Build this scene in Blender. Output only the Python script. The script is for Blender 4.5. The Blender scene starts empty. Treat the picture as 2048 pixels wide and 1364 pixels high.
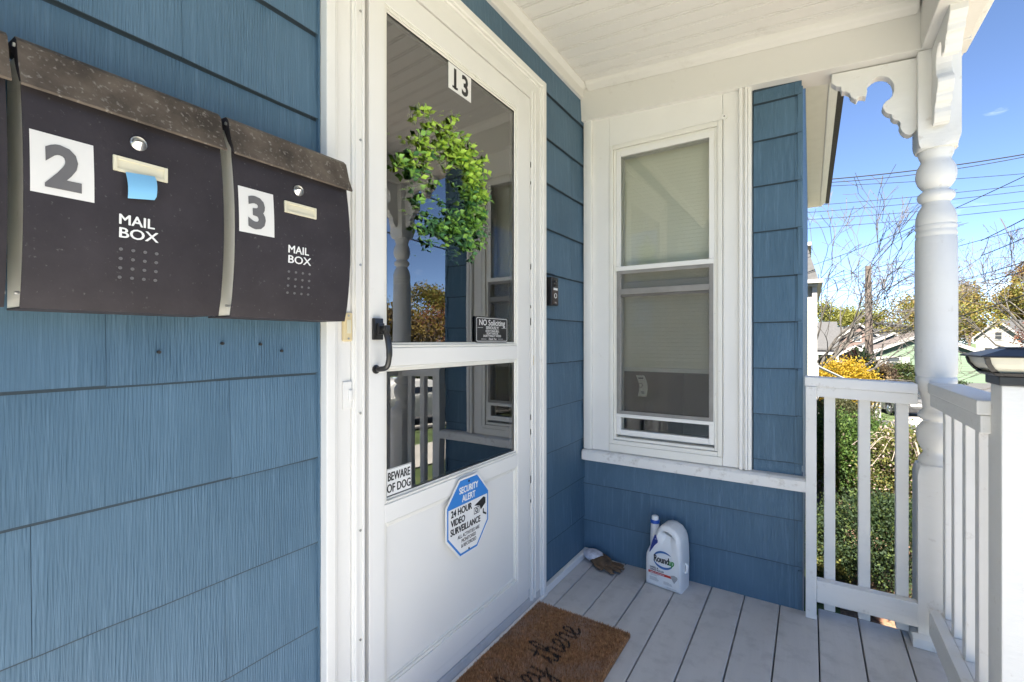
import bpy, bmesh, math, random
from mathutils import Vector, Matrix
R = math.radians
random.seed(7)
sc = bpy.context.scene
COL = sc.collection

# ------------------------------------------------------------------ camera, sky, sun, exposure
cam_d = bpy.data.cameras.new('camera')
cam_d.sensor_width = 36.0
cam_d.lens = 16.35
cam_d.clip_start = 0.02
cam_d.clip_end = 3000
cam = bpy.data.objects.new('camera', cam_d)
COL.objects.link(cam)
cam.location = (1.0, 0.0, 1.105)
cam.rotation_euler = (R(90), 0, R(32.65))
sc.camera = cam

SUN_DIR = Vector((0.0, -0.62, 0.78)).normalized()      # towards the sun
world = bpy.data.worlds.new('World')
sc.world = world
world.use_nodes = True
wn, wl = world.node_tree.nodes, world.node_tree.links
wn.clear()
w_out = wn.new('ShaderNodeOutputWorld')
w_bg = wn.new('ShaderNodeBackground')
sky = wn.new('ShaderNodeTexSky')
sky.sky_type = 'NISHITA'
sky.sun_disc = False
sky.sun_elevation = math.asin(SUN_DIR.z)
sky.sun_rotation = math.atan2(SUN_DIR.x, SUN_DIR.y)
sky.altitude = 0
sky.air_density = 0.42
sky.dust_density = 0.05
sky.ozone_density = 2.0
# thin cirrus streaks over the whole dome
wtc = wn.new('ShaderNodeTexCoord')
wmp = wn.new('ShaderNodeMapping')
wmp.inputs['Scale'].default_value = (1.6, 2.6, 7.0)
wmp.inputs['Rotation'].default_value = (0.0, 0.12, 0.5)
wno = wn.new('ShaderNodeTexNoise')
wno.inputs['Scale'].default_value = 2.3
wno.inputs['Detail'].default_value = 7
wno.inputs['Roughness'].default_value = 0.62
wrp = wn.new('ShaderNodeValToRGB')
wrp.color_ramp.elements[0].position = 0.58
wrp.color_ramp.elements[0].color = (0, 0, 0, 1)
wrp.color_ramp.elements[1].position = 0.88
wrp.color_ramp.elements[1].color = (0.5, 0.5, 0.5, 1)
wmx = wn.new('ShaderNodeMix'); wmx.data_type = 'RGBA'
wmx.inputs[7].default_value = (9.0, 9.3, 9.8, 1)
wl.new(wtc.outputs['Generated'], wmp.inputs['Vector'])
wl.new(wmp.outputs['Vector'], wno.inputs['Vector'])
wl.new(wno.outputs['Fac'], wrp.inputs['Fac'])
wl.new(wrp.outputs['Color'], wmx.inputs[0])
wl.new(sky.outputs['Color'], wmx.inputs[6])
wl.new(wmx.outputs[2], w_bg.inputs['Color'])
w_bg.inputs['Strength'].default_value = 0.055
wl.new(w_bg.outputs['Background'], w_out.inputs['Surface'])

sun_d = bpy.data.lights.new('sun', 'SUN')
sun_d.energy = 4.6
sun_d.angle = R(0.53)
sun_d.color = (1.0, 0.93, 0.81)
sun = bpy.data.objects.new('sun', sun_d)
COL.objects.link(sun)
sun.rotation_euler = SUN_DIR.to_track_quat('Z', 'Y').to_euler()
sun.location = (-10, -30, 40)

vs = sc.view_settings
vs.view_transform = 'Standard'
vs.look = 'None'
vs.exposure = 2.9
vs.gamma = 1.0
vs.use_curve_mapping = False
cy = sc.cycles
cy.max_bounces = 10
cy.diffuse_bounces = 6
cy.glossy_bounces = 4
cy.transparent_max_bounces = 24
cy.sample_clamp_indirect = 6.0
cy.caustics_reflective = False
cy.caustics_refractive = False

# ------------------------------------------------------------------ helpers: materials
MATS = {}
def mat(name, col, rough=0.6, var=0.0, vscale=6.0, bump=0.0, bscale=60.0, stretch=(1, 1, 1), metal=0.0,
        spec=0.5, dirt=None, dscale=3.0, dlo=0.55, dhi=0.75, coat=0.0, emit=None, sub=0.0):
    m = bpy.data.materials.new(name)
    m.use_nodes = True
    n, l = m.node_tree.nodes, m.node_tree.links
    p = n['Principled BSDF']
    p.inputs['Base Color'].default_value = (*col, 1)
    p.inputs['Roughness'].default_value = rough
    p.inputs['Metallic'].default_value = metal
    p.inputs['Specular IOR Level'].default_value = spec
    p.inputs['Coat Weight'].default_value = coat
    if sub: 
        p.inputs['Subsurface Weight'].default_value = sub
        p.inputs['Subsurface Radius'].default_value = (0.01, 0.01, 0.01)
    if emit:
        p.inputs['Emission Color'].default_value = (*emit[0], 1)
        p.inputs['Emission Strength'].default_value = emit[1]
    geo = n.new('ShaderNodeNewGeometry')
    mp = n.new('ShaderNodeMapping')
    mp.inputs['Scale'].default_value = stretch
    l.new(geo.outputs['Position'], mp.inputs['Vector'])
    last = None
    if var:
        t = n.new('ShaderNodeTexNoise'); t.inputs['Scale'].default_value = vscale; t.inputs['Detail'].default_value = 5
        l.new(mp.outputs['Vector'], t.inputs['Vector'])
        mx = n.new('ShaderNodeMix'); mx.data_type = 'RGBA'
        mr = n.new('ShaderNodeMapRange'); mr.inputs[1].default_value = .3; mr.inputs[2].default_value = .7
        l.new(t.outputs['Fac'], mr.inputs[0]); l.new(mr.outputs[0], mx.inputs[0])
        mx.inputs[6].default_value = (*[c * (1 - var) for c in col], 1)
        mx.inputs[7].default_value = (*[min(1, c * (1 + var)) for c in col], 1)
        last = mx.outputs[2]
    if dirt:
        t = n.new('ShaderNodeTexNoise'); t.inputs['Scale'].default_value = dscale; t.inputs['Detail'].default_value = 9
        t.inputs['Roughness'].default_value = .65
        l.new(geo.outputs['Position'], t.inputs['Vector'])
        mr = n.new('ShaderNodeMapRange'); mr.inputs[1].default_value = dlo; mr.inputs[2].default_value = dhi
        l.new(t.outputs['Fac'], mr.inputs[0])
        mx = n.new('ShaderNodeMix'); mx.data_type = 'RGBA'
        l.new(mr.outputs[0], mx.inputs[0])
        if last: l.new(last, mx.inputs[6])
        else: mx.inputs[6].default_value = (*col, 1)
        mx.inputs[7].default_value = (*dirt, 1)
        last = mx.outputs[2]
    if last: l.new(last, p.inputs['Base Color'])
    if bump:
        t = n.new('ShaderNodeTexNoise'); t.inputs['Scale'].default_value = bscale; t.inputs['Detail'].default_value = 6
        l.new(mp.outputs['Vector'], t.inputs['Vector'])
        b = n.new('ShaderNodeBump'); b.inputs['Strength'].default_value = bump; b.inputs['Distance'].default_value = 0.004
        l.new(t.outputs['Fac'], b.inputs['Height']); l.new(b.outputs['Normal'], p.inputs['Normal'])
    MATS[name] = m
    return m

def glass(name, tint=(0.93, 0.95, 0.94), ior=1.52, rough=0.0, base=0.0):
    m = bpy.data.materials.new(name); m.use_nodes = True
    n, l = m.node_tree.nodes, m.node_tree.links
    n.clear()
    o = n.new('ShaderNodeOutputMaterial'); mx = n.new('ShaderNodeMixShader')
    tr = n.new('ShaderNodeBsdfTransparent'); tr.inputs['Color'].default_value = (*tint, 1)
    gl = n.new('ShaderNodeBsdfGlossy'); gl.inputs['Roughness'].default_value = rough
    fr = n.new('ShaderNodeFresnel'); fr.inputs['IOR'].default_value = ior
    ad = n.new('ShaderNodeMath'); ad.operation = 'ADD'; ad.use_clamp = True; ad.inputs[1].default_value = base
    geo = n.new('ShaderNodeNewGeometry')
    t = n.new('ShaderNodeTexNoise'); t.inputs['Scale'].default_value = 3.0; t.inputs['Detail'].default_value = 1
    l.new(geo.outputs['Position'], t.inputs['Vector'])
    b = n.new('ShaderNodeBump'); b.inputs['Strength'].default_value = .12; b.inputs['Distance'].default_value = .004
    l.new(t.outputs['Fac'], b.inputs['Height']); l.new(b.outputs['Normal'], gl.inputs['Normal'])
    l.new(fr.outputs[0], ad.inputs[0]); l.new(ad.outputs[0], mx.inputs[0])
    l.new(tr.outputs[0], mx.inputs[1]); l.new(gl.outputs[0], mx.inputs[2]); l.new(mx.outputs[0], o.inputs['Surface'])
    MATS[name] = m
    return m

# ------------------------------------------------------------------ helpers: meshes and objects
WORLD = {}            # object name -> world location of its origin
class MB:
    def __init__(s): s.v = []; s.f = []; s.mi = []
    def add(s, vs, fs, mi=0):
        o = len(s.v); s.v += [tuple(v) for v in vs]; s.f += [tuple(i + o for i in f) for f in fs]; s.mi += [mi] * len(fs); return s
    def box(s, x0, x1, y0, y1, z0, z1, mi=0):
        return s.add([(x0, y0, z0), (x1, y0, z0), (x1, y1, z0), (x0, y1, z0), (x0, y0, z1), (x1, y0, z1), (x1, y1, z1), (x0, y1, z1)],
                     [(0, 3, 2, 1), (4, 5, 6, 7), (0, 1, 5, 4), (1, 2, 6, 5), (2, 3, 7, 6), (3, 0, 4, 7)], mi)
    def hexa(s, p, mi=0):      # 8 points, bottom ring then top ring
        return s.add(p, [(0, 3, 2, 1), (4, 5, 6, 7), (0, 1, 5, 4), (1, 2, 6, 5), (2, 3, 7, 6), (3, 0, 4, 7)], mi)
    def prism(s, poly, ax, a, b, mi=0):    # poly in the two other axes (in xyz order), extruded along ax
        n = len(poly)
        def P(q, t): return (t, q[0], q[1]) if ax == 0 else ((q[0], t, q[1]) if ax == 1 else (q[0], q[1], t))
        vs = [P(q, a) for q in poly] + [P(q, b) for q in poly]
        fs = [tuple(range(n))[::-1], tuple(range(n, 2 * n))] + [(i, (i + 1) % n, n + (i + 1) % n, n + i) for i in range(n)]
        return s.add(vs, fs, mi)
    def lathe(s, prof, c, n=28, mi=0):     # prof: (r, z)
        vs = []; fs = []
        for r, z in prof:
            for k in range(n):
                a = 2 * math.pi * k / n
                vs.append((c[0] + r * math.cos(a), c[1] + r * math.sin(a), z))
        for i in range(len(prof) - 1):
            for k in range(n):
                fs.append((i * n + k, i * n + (k + 1) % n, (i + 1) * n + (k + 1) % n, (i + 1) * n + k))
        fs.append(tuple(range(n))[::-1]); fs.append(tuple(range((len(prof) - 1) * n, len(prof) * n)))
        return s.add(vs, fs, mi)
    def tube(s, pts, r, n=8, mi=0, cap=True):
        pts = [Vector(p) for p in pts]; m = len(pts)
        rs = r if isinstance(r, (list, tuple)) else [r] * m
        vs = []; fs = []; u = None
        for i, p in enumerate(pts):
            d = (pts[min(i + 1, m - 1)] - pts[max(i - 1, 0)])
            if d.length < 1e-9: d = Vector((0, 0, 1))
            d.normalize()
            if u is None: u = d.cross(Vector((0, 0, 1)) if abs(d.z) < .9 else Vector((1, 0, 0))).normalized()
            else:
                u = (u - d * u.dot(d))
                u = u.normalized() if u.length > 1e-6 else d.orthogonal().normalized()
            w = d.cross(u)
            for k in range(n):
                a = 2 * math.pi * k / n
                vs.append(p + u * (rs[i] * math.cos(a)) + w * (rs[i] * math.sin(a)))
        for i in range(m - 1):
            for k in range(n):
                fs.append((i * n + k, i * n + (k + 1) % n, (i + 1) * n + (k + 1) % n, (i + 1) * n + k))
        if cap and n > 2:
            fs.append(tuple(range(n))[::-1]); fs.append(tuple(range((m - 1) * n, m * n)))
        return s.add(vs, fs, mi)
    def cyl(s, a, b, r, n=16, mi=0): return s.tube([a, b], r, n, mi)
    def mesh(s, name, off=(0, 0, 0), bevel=0.0, smooth=False, segs=2):
        me = bpy.data.meshes.new(name)
        o = Vector(off)
        me.from_pydata([Vector(v) - o for v in s.v], [], s.f)
        me.polygons.foreach_set('material_index', s.mi)
        if bevel:
            bm = bmesh.new(); bm.from_mesh(me)
            bmesh.ops.recalc_face_normals(bm, faces=bm.faces)
            es = [e for e in bm.edges if len(e.link_faces) == 2 and e.calc_face_angle(0) > 0.5]
            bmesh.ops.bevel(bm, geom=es, offset=bevel, segments=segs, profile=0.6, affect='EDGES', clamp_overlap=True)
            bm.to_mesh(me); bm.free()
        if smooth:
            me.polygons.foreach_set('use_smooth', [True] * len(me.polygons))
            me.set_sharp_from_angle(angle=R(smooth if smooth is not True else 40))
        me.update()
        return me
    def build(s, name, m, parent=None, bevel=0.0, smooth=False, segs=2, origin=None):
        if parent is not None: off = WORLD[parent.name]
        elif origin is not None: off = Vector(origin)
        else:
            xs, ys, zs = zip(*s.v)
            off = Vector(((min(xs) + max(xs)) / 2, (min(ys) + max(ys)) / 2, min(zs)))
        me = s.mesh(name, off, bevel, smooth, segs)
        for q in (m if isinstance(m, (list, tuple)) else [m]): me.materials.append(MATS[q])
        o = bpy.data.objects.new(name, me); COL.objects.link(o)
        if parent is not None: o.parent = parent
        else: o.location = off
        WORLD[o.name] = Vector(off)
        return o

def inst(me, name, parent, loc, rotz=0, scale=None):      # object that shares mesh data, placed at a world position
    o = bpy.data.objects.new(name, me); COL.objects.link(o)
    o.parent = parent
    o.location = Vector(loc) - WORLD[parent.name]
    o.rotation_euler.z = rotz
    if scale: o.scale = scale
    WORLD[o.name] = Vector(loc)
    return o
def root(name, loc, label=None, cat=None, group=None, rotz=0):
    o = bpy.data.objects.new(name, None); COL.objects.link(o)
    o.empty_display_size = .1
    o.location = loc; o.rotation_euler.z = rotz
    WORLD[o.name] = Vector(loc)
    if label: tag(o, label, cat, group)
    return o
def tag(o, label, cat, group=None):
    o['label'] = label; o['category'] = cat
    if group: o['group'] = group
    return o
def struct(o): o['kind'] = 'structure'; return o
def stuff(o): o['kind'] = 'stuff'; return o

def text_mb(mb, txt, to3d, x, y, size, bold=0.0, xs=1.0, align='LEFT', mi=0, off=0.0, shear=0.0, spacing=1.0, nrm=(1, 0, 0)):
    """flat lettering: the glyph outlines of txt, mapped by to3d(s, t) onto a surface"""
    cu = bpy.data.curves.new('txt', 'FONT'); cu.body = txt; cu.size = size; cu.align_x = align
    cu.offset = off; cu.shear = shear; cu.fill_mode = 'BOTH'; cu.resolution_u = 3; cu.space_character = spacing
    ob = bpy.data.objects.new('txt', cu); COL.objects.link(ob)
    bpy.context.view_layer.update()
    me = bpy.data.meshes.new_from_object(ob)
    fs = [tuple(p.vertices) for p in me.polygons]
    for k, (a, b) in enumerate([(0, 0), (1, 0), (-1, 0), (0, .6), (0, -.6)] if bold else [(0, 0)]):     # heavier strokes: shifted copies a hair apart
        mb.add([Vector(to3d(x + v.co.x * xs + a * bold, y + v.co.y + b * bold)) + Vector(nrm) * (.00006 * k) for v in me.vertices], fs, mi)
    bpy.data.objects.remove(ob); bpy.data.curves.remove(cu); bpy.data.meshes.remove(me)

def spline(pts, k=6):      # Catmull-Rom through 2D or 3D points
    P = [Vector(p) for p in pts]; out = []
    for i in range(len(P) - 1):
        a = P[max(i - 1, 0)]; b = P[i]; c = P[i + 1]; d = P[min(i + 2, len(P) - 1)]
        for j in range(k):
            t = j / k
            out.append(0.5 * ((2 * b) + (c - a) * t + (2 * a - 5 * b + 4 * c - d) * t * t + (3 * b - a - 3 * c + d) * t ** 3))
    out.append(P[-1]); return out
# ------------------------------------------------------------------ materials
def shingle_mat(name, col):
    m = bpy.data.materials.new(name); m.use_nodes = True
    n, l = m.node_tree.nodes, m.node_tree.links
    p = n['Principled BSDF']; p.inputs['Roughness'].default_value = .52; p.inputs['Specular IOR Level'].default_value = .35
    geo = n.new('ShaderNodeNewGeometry')
    oi = n.new('ShaderNodeObjectInfo'); sc_ = n.new('ShaderNodeMath'); sc_.operation = 'MULTIPLY'; sc_.inputs[1].default_value = 37.0
    l.new(oi.outputs['Random'], sc_.inputs[0])
    shift = n.new('ShaderNodeVectorMath'); shift.operation = 'ADD'      # every shingle has its own grain
    l.new(geo.outputs['Position'], shift.inputs[0]); l.new(sc_.outputs[0], shift.inputs[1])
    def noise(scale, det, st, rough=.6):
        mp = n.new('ShaderNodeMapping'); mp.inputs['Scale'].default_value = st
        t = n.new('ShaderNodeTexNoise'); t.inputs['Scale'].default_value = scale; t.inputs['Detail'].default_value = det
        t.inputs['Roughness'].default_value = rough
        l.new(shift.outputs[0], mp.inputs['Vector']); l.new(mp.outputs['Vector'], t.inputs['Vector'])
        return t
    comb = noise(230, 2, (1, 1, 0), .7)        # combed vertical striation
    streak = noise(75, 3, (1, 1, .0008), .8)      # paler ridges where the paint has rubbed
    amp = noise(5, 2, (1, 1, .5))                 # where the combing is deep or painted over
    fade = noise(2.2, 5, (1, 1, .6))              # faded paint
    speck = noise(90, 2, (1, 1, 1))
    mr = n.new('ShaderNodeMapRange'); mr.inputs[1].default_value = .35; mr.inputs[2].default_value = .65; mr.inputs[3].default_value = .35; mr.inputs[4].default_value = 1.0
    l.new(amp.outputs['Fac'], mr.inputs[0])
    sp = n.new('ShaderNodeSeparateXYZ'); l.new(geo.outputs['Position'], sp.inputs[0])
    xy = n.new('ShaderNodeMath'); xy.operation = 'ADD'; l.new(sp.outputs['X'], xy.inputs[0]); l.new(sp.outputs['Y'], xy.inputs[1])
    fq = n.new('ShaderNodeMath'); fq.operation = 'MULTIPLY'; fq.inputs[1].default_value = 1150.0; l.new(xy.outputs[0], fq.inputs[0])
    sn = n.new('ShaderNodeMath'); sn.operation = 'SINE'; l.new(fq.outputs[0], sn.inputs[0])
    rib = n.new('ShaderNodeMath'); rib.operation = 'MULTIPLY_ADD'; rib.inputs[1].default_value = .07      # regular ribs pressed into the shingle
    l.new(sn.outputs[0], rib.inputs[0]); l.new(comb.outputs['Fac'], rib.inputs[2])
    mul = n.new('ShaderNodeMath'); mul.operation = 'MULTIPLY'
    l.new(rib.outputs[0], mul.inputs[0]); l.new(mr.outputs[0], mul.inputs[1])
    ad = n.new('ShaderNodeMath'); ad.operation = 'MULTIPLY_ADD'; ad.inputs[1].default_value = .12
    l.new(speck.outputs['Fac'], ad.inputs[0]); l.new(mul.outputs[0], ad.inputs[2])
    b = n.new('ShaderNodeBump'); b.inputs['Strength'].default_value = 1.0; b.inputs['Distance'].default_value = .0034
    l.new(ad.outputs[0], b.inputs['Height']); l.new(b.outputs['Normal'], p.inputs['Normal'])
    cr = n.new('ShaderNodeValToRGB')
    e = cr.color_ramp.elements
    e[0].position = .3; e[0].color = (*[c * .86 for c in col], 1)
    e[1].position = .72; e[1].color = (*[c * 1.12 + .012 for c in col], 1)
    l.new(fade.outputs['Fac'], cr.inputs['Fac'])
    c2 = n.new('ShaderNodeMapRange'); c2.inputs[1].default_value = .52; c2.inputs[2].default_value = .70; c2.inputs[4].default_value = .32
    l.new(streak.outputs['Fac'], c2.inputs[0])
    mx = n.new('ShaderNodeMix'); mx.data_type = 'RGBA'
    l.new(c2.outputs[0], mx.inputs[0]); l.new(cr.outputs['Color'], mx.inputs[6]); mx.inputs[7].default_value = (*[c * 1.5 + .05 for c in col], 1)
    l.new(mx.outputs[2], p.inputs['Base Color'])
    MATS[name] = m
BLUE = (.070, .140, .212)
shingle_mat('blue_shingle', BLUE)
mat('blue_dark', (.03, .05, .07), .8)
mat('white_paint', (.79, .78, .75), .42, var=.035, vscale=3, bump=.10, bscale=45, dirt=(.50, .46, .39), dscale=14, dlo=.66, dhi=.9)
mat('white_wood', (.77, .765, .745), .5, var=.04, vscale=4, bump=.38, bscale=34, stretch=(.6, .6, 1.6), dirt=(.42, .38, .32), dscale=22, dlo=.61, dhi=.86)
mat('white_dirty', (.77, .76, .735), .5, var=.04, vscale=4, bump=.25, bscale=40, dirt=(.36, .32, .27), dscale=26, dlo=.54, dhi=.84)
mat('white_metal', (.80, .79, .76), .33, var=.02, vscale=2, bump=.03, bscale=90, dirt=(.55, .52, .46), dscale=9, dlo=.68, dhi=.95)
mat('white_vinyl', (.78, .765, .71), .38, var=.03, dirt=(.33, .30, .26), dscale=18, dlo=.64, dhi=.85)
mat('ceiling_paint', (.69, .675, .64), .5, var=.03, vscale=3, bump=.15, bscale=30, stretch=(.3, 1, 1), dirt=(.50, .47, .42), dscale=9, dlo=.6, dhi=.9)
mat('deck_paint', (.54, .53, .52), .48, var=.05, vscale=5, bump=.22, bscale=30, stretch=(4, .35, 1), dirt=(.41, .405, .40), dscale=13, dlo=.50, dhi=.74)
mat('dark_gap', (.02, .02, .022), .9)
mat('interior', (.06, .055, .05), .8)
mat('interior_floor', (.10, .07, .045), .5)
mat('gasket', (.02, .02, .02), .7)
mat('black_door', (.016, .016, .017), .35, var=.2, bump=.05, bscale=40)
mat('black_metal', (.014, .014, .015), .3, spec=.6)
mat('brass', (.45, .32, .12), .32, metal=1.0, bump=.1, bscale=120)
mat('screen_frame', (.25, .24, .225), .5, var=.12, vscale=20, bump=.1, bscale=60)
mat('blind', (.86, .84, .68), .55)
mat('paper_tag', (.66, .64, .55), .7)
mat('screw', (.45, .45, .44), .35, metal=.9)
glass('door_glass', (.93, .95, .95), 1.55, 0, .23)
glass('window_glass', (.97, .98, .97), 1.52, 0, .01)
def screen_mat():
    m = bpy.data.materials.new('insect_screen'); m.use_nodes = True
    n, l = m.node_tree.nodes, m.node_tree.links
    p = n['Principled BSDF']; p.inputs['Base Color'].default_value = (.15, .135, .115, 1); p.inputs['Roughness'].default_value = .6
    p.inputs['Alpha'].default_value = .26
    MATS['insect_screen'] = m
screen_mat()
mat('roof_shingle', (.05, .048, .046), .9, var=.3, vscale=30, bump=.5, bscale=80)
mat('soffit', (.78, .75, .68), .5, var=.03)

# ------------------------------------------------------------------ the house that the porch belongs to
CY = 2.257                     # plane of the bay wall (faces -Y); the front wall is the plane X = 0 (faces +X)
BX = 0.972                     # outer corner of the bay wall
house = root('house', (0, CY, -1.2), 'blue shingled house with white trim, storm door and porch window', 'house')

# wall slabs behind the shingles
w = MB()
w.box(-.14, 0, -4.2, .70, -1.3, 2.7); w.box(-.14, 0, 1.775, CY, -1.3, 2.7); w.box(-.14, 0, .70, 1.775, 2.22, 2.7); w.box(-.14, 0, .70, 1.775, -1.3, -.02)
wallA = w.build('wall', 'blue_dark', house)
w = MB()
w.box(0, .16, CY, CY + .14, -1.3, 2.5); w.box(.675, BX - .012, CY, CY + .14, -1.3, 2.5); w.box(.16, .675, CY, CY + .14, -1.3, .56); w.box(.16, .675, CY, CY + .14, 2.08, 2.5)
wallB = w.build('wall', 'blue_dark', house)
w = MB()
w.box(.82, BX - .016, CY + .14, 12.45, -1.3, 4.3)
wallC = w.build('wall', 'blue_shingle', house)
# storeys above the porch and the body of the house, out of the picture
w = MB()
w.box(-7, -.002, -4.2, CY, 2.7, 6.4); w.box(-7, .9, CY + .002, 12.45, 4.3, 4.5)
w.box(-7, -6.86, -4.2, 12.45, -1.3, 2.7); w.box(-6.86, -.14, -4.2, -4.06, -1.3, 2.7); w.box(-6.86, .82, 12.31, 12.45, -1.3, 4.3)
w.build('upper_wall', 'blue_shingle', house)
rf = MB()
rf.prism([(-7.5, 6.2), (.45, 6.2), (-3.5, 9.6)], 1, -4.6, CY + .3)
rf.prism([(-7.5, 4.32), (1.36, 4.32), (-3.2, 6.9)], 1, CY + .35, 12.8)
rf.build('roof', 'roof_shingle', house)
# eave of the rear wing: soffit, crown moulding and fascia, dark roof edge
s = MB(); s.box(BX - .03, 1.19, CY + .3, 12.72, 4.17, 4.20); s.build('soffit', 'soffit', house)
s = MB()
for i, (a, b, z0, z1) in enumerate([(1.19, 1.212, 4.16, 4.24), (1.212, 1.236, 4.175, 4.25), (1.236, 1.262, 4.20, 4.262), (1.262, 1.292, 4.225, 4.27)]): s.box(a, b, CY + .3, 12.72, z0, z1)
s.build('crown_moulding', 'white_wood', house, bevel=.004)
s = MB(); s.box(1.292, 1.365, CY + .3, 12.80, 4.235, 4.315); s.build('roof_edge', 'roof_shingle', house)

# interior seen through the glass: dark hall and a room behind the bay window
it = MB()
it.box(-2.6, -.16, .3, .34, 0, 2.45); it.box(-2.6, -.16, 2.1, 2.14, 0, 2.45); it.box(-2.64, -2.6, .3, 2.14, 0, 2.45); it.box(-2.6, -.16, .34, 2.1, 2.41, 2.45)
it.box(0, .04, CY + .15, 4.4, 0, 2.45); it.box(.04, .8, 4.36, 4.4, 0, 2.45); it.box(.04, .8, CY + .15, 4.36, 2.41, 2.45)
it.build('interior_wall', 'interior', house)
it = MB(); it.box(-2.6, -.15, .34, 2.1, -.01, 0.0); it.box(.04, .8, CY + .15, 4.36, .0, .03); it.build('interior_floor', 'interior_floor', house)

# shingles: every one its own tapered board, courses overlap like real siding
def shingle_mesh(L, h, axis):
    """axis 1: runs along +Y on the front wall (faces +X); axis 0: runs along +X on the bay wall (faces -Y)"""
    rng = random.Random(int(L * 1e4) + int(h * 1e3) + axis)
    mb = MB(); n = 6 if L > .25 else 2
    front_b = .0120; front_t = .0030
    vs = []; fs = []; mi = []
    for i in range(n + 1):
        a = L * i / n; jb = rng.uniform(-.0014, .0014); jf = rng.uniform(-.0006, .0006)
        for (d, z) in ((.0080, jb + .0035), (front_b + jf, jb), (front_b * .99 + jf, jb + .0021), (front_t + (front_b - front_t) * .030, h - .0032), (front_t, h + .014), (.0005, h + .014)):
            vs.append((d, a, z) if axis == 1 else (a, -d, z))
    for i in range(n):
        for k in range(6):
            q = (i * 6 + k, i * 6 + (k + 1) % 6, (i + 1) * 6 + (k + 1) % 6, (i + 1) * 6 + k)
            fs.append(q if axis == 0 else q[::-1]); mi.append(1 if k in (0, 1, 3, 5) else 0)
    fs += [tuple(range(6)), tuple(range(n * 6, n * 6 + 6))]; mi += [0, 0]      # butt edge and lap line coloured dark as painted shadow under each lap
    mb.add(vs, fs); mb.mi = mi
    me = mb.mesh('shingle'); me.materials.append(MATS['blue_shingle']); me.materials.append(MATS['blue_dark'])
    bm = bmesh.new(); bm.from_mesh(me); bmesh.ops.recalc_face_normals(bm, faces=bm.faces); bm.to_mesh(me); bm.free()
    return me
SH = {}
def shingle(L, h, axis, parent, loc):
    key = (round(L, 3), round(h, 3), axis)
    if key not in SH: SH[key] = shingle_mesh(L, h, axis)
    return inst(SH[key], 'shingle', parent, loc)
def course(parent, axis, a0, a1, z, h, joint, W=.61, gap=.0008):
    """one course from a0 to a1 with a joint at 'joint' and every W from there"""
    j = joint - math.ceil((joint - a0) / W) * W
    while j < a1 - 1e-6:
        s0, s1 = max(j, a0), min(j + W, a1)
        if s1 - s0 > .010:
            lift = random.Random(int(s0 * 977 + z * 131)).uniform(0, .0010)
            loc = (lift, s0 + gap / 2, z) if axis == 1 else (s0 + gap / 2, CY - lift, z)
            shingle(s1 - s0 - gap, h, axis, parent, loc)
        j += W
rowz = [.02 + .2016 * k for k in range(-1, 12)]
jn = [.33, .487, .12, .478, .20, .487, .288, .55, .06, .40, .22, .56, .10]
for k, z in enumerate(rowz):
    h = .2016 if z < 2.2 else .18
    course(wallA, 1, -2.0, .696, z, h, jn[k])
    if z < 2.3: course(wallA, 1, 1.776, CY - .004, z - .025, h, 1.776 + (.05 if k % 2 else .31))
for k, z in enumerate([2.22, 2.24]):
    pass
course(wallA, 1, .698, 1.774, 2.238, .18, 1.2)
# bay wall: two narrow columns of shingles beside the window, then wide courses under the sill
for k, z in enumerate([.53, .60, .795, .990, 1.185, 1.378, 1.572, 1.768, 1.962, 2.12]):
    h = [.07, .195, .195, .195, .193, .194, .196, .194, .158, .06][k]
    sp = [.946, .944, .95, .946, .95, .943, .95, .945, .948, .946][k]
    course(wallB, 0, .795, BX, z, h, sp, W=.30)
for k, (z, h, j) in enumerate([(-.03, .205, .945), (.175, .19, .945), (.365, .14, .945)]):
    course(wallB, 0, .004, BX, z, h, j, W=.60)
# narrow returns at the corner
for k, z in enumerate([-.03, .175, .365, .60, .795, .990, 1.185, 1.378, 1.572, 1.768, 1.962]):
    w = MB(); w.box(BX - .015, BX + .004, CY - .012 + .001 * (k % 3), CY + .05, z - .006, z + .19)
    w.build('corner_shingle', 'blue_shingle', wallB, bevel=.002)

ed_ = MB()      # ragged painted edge where the siding meets the casing
rg = random.Random(4); q = []
for i in range(61): q.append((.6885 + rg.uniform(-.0012, .0012), -.05 + 2.42 * i / 60))
ed_.prism([(.684, q[-1][1]), (.684, q[0][1])] + q, 0, .0005, .0150)
ed_.build('siding_edge', 'blue_shingle', house)

# frieze and ceiling trim
def zc(x): return 2.414 - .068 * x       # porch ceiling falls slightly outwards
def zb(x): return 2.236 - .060 * x       # underside of the beam
b = MB()
b.hexa([(0, 2.205, zb(0)), (1.47, 2.205, zb(1.47)), (1.47, 2.335, zb(1.47) + .0), (0, 2.335, zb(0)), (0, 2.205, zc(0) + .06), (1.47, 2.205, zc(1.47) + .06), (1.47, 2.335, zc(1.47) + .06), (0, 2.335, zc(0) + .06)])
b.build('porch_beam', 'ceiling_paint', house, bevel=.004)
b = MB()       # front beam above the railing, runs along Y
b.hexa([(1.335, -0.95, zb(1.4)), (1.465, -0.95, zb(1.4)), (1.465, 2.203, zb(1.4)), (1.335, 2.203, zb(1.4)),
        (1.335, -0.95, 2.40), (1.465, -0.95, 2.40), (1.465, 2.203, 2.40), (1.335, 2.203, 2.40)])
b.build('porch_beam', 'ceiling_paint', house, bevel=.004)
b = MB()       # fascia board and gutter lip outside the front beam
b.box(1.467, 1.50, -1.0, 2.42, 2.20, 2.46)
b.build('fascia', 'white_wood', house, bevel=.004)
b = MB()       # trim along the front wall under the ceiling, and along the beam
b.prism([(0, 2.345), (.022, 2.345), (.026, 2.385), (.045, 2.402), (.045, 2.425), (0, 2.425)], 1, -0.95, 2.203)
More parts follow.
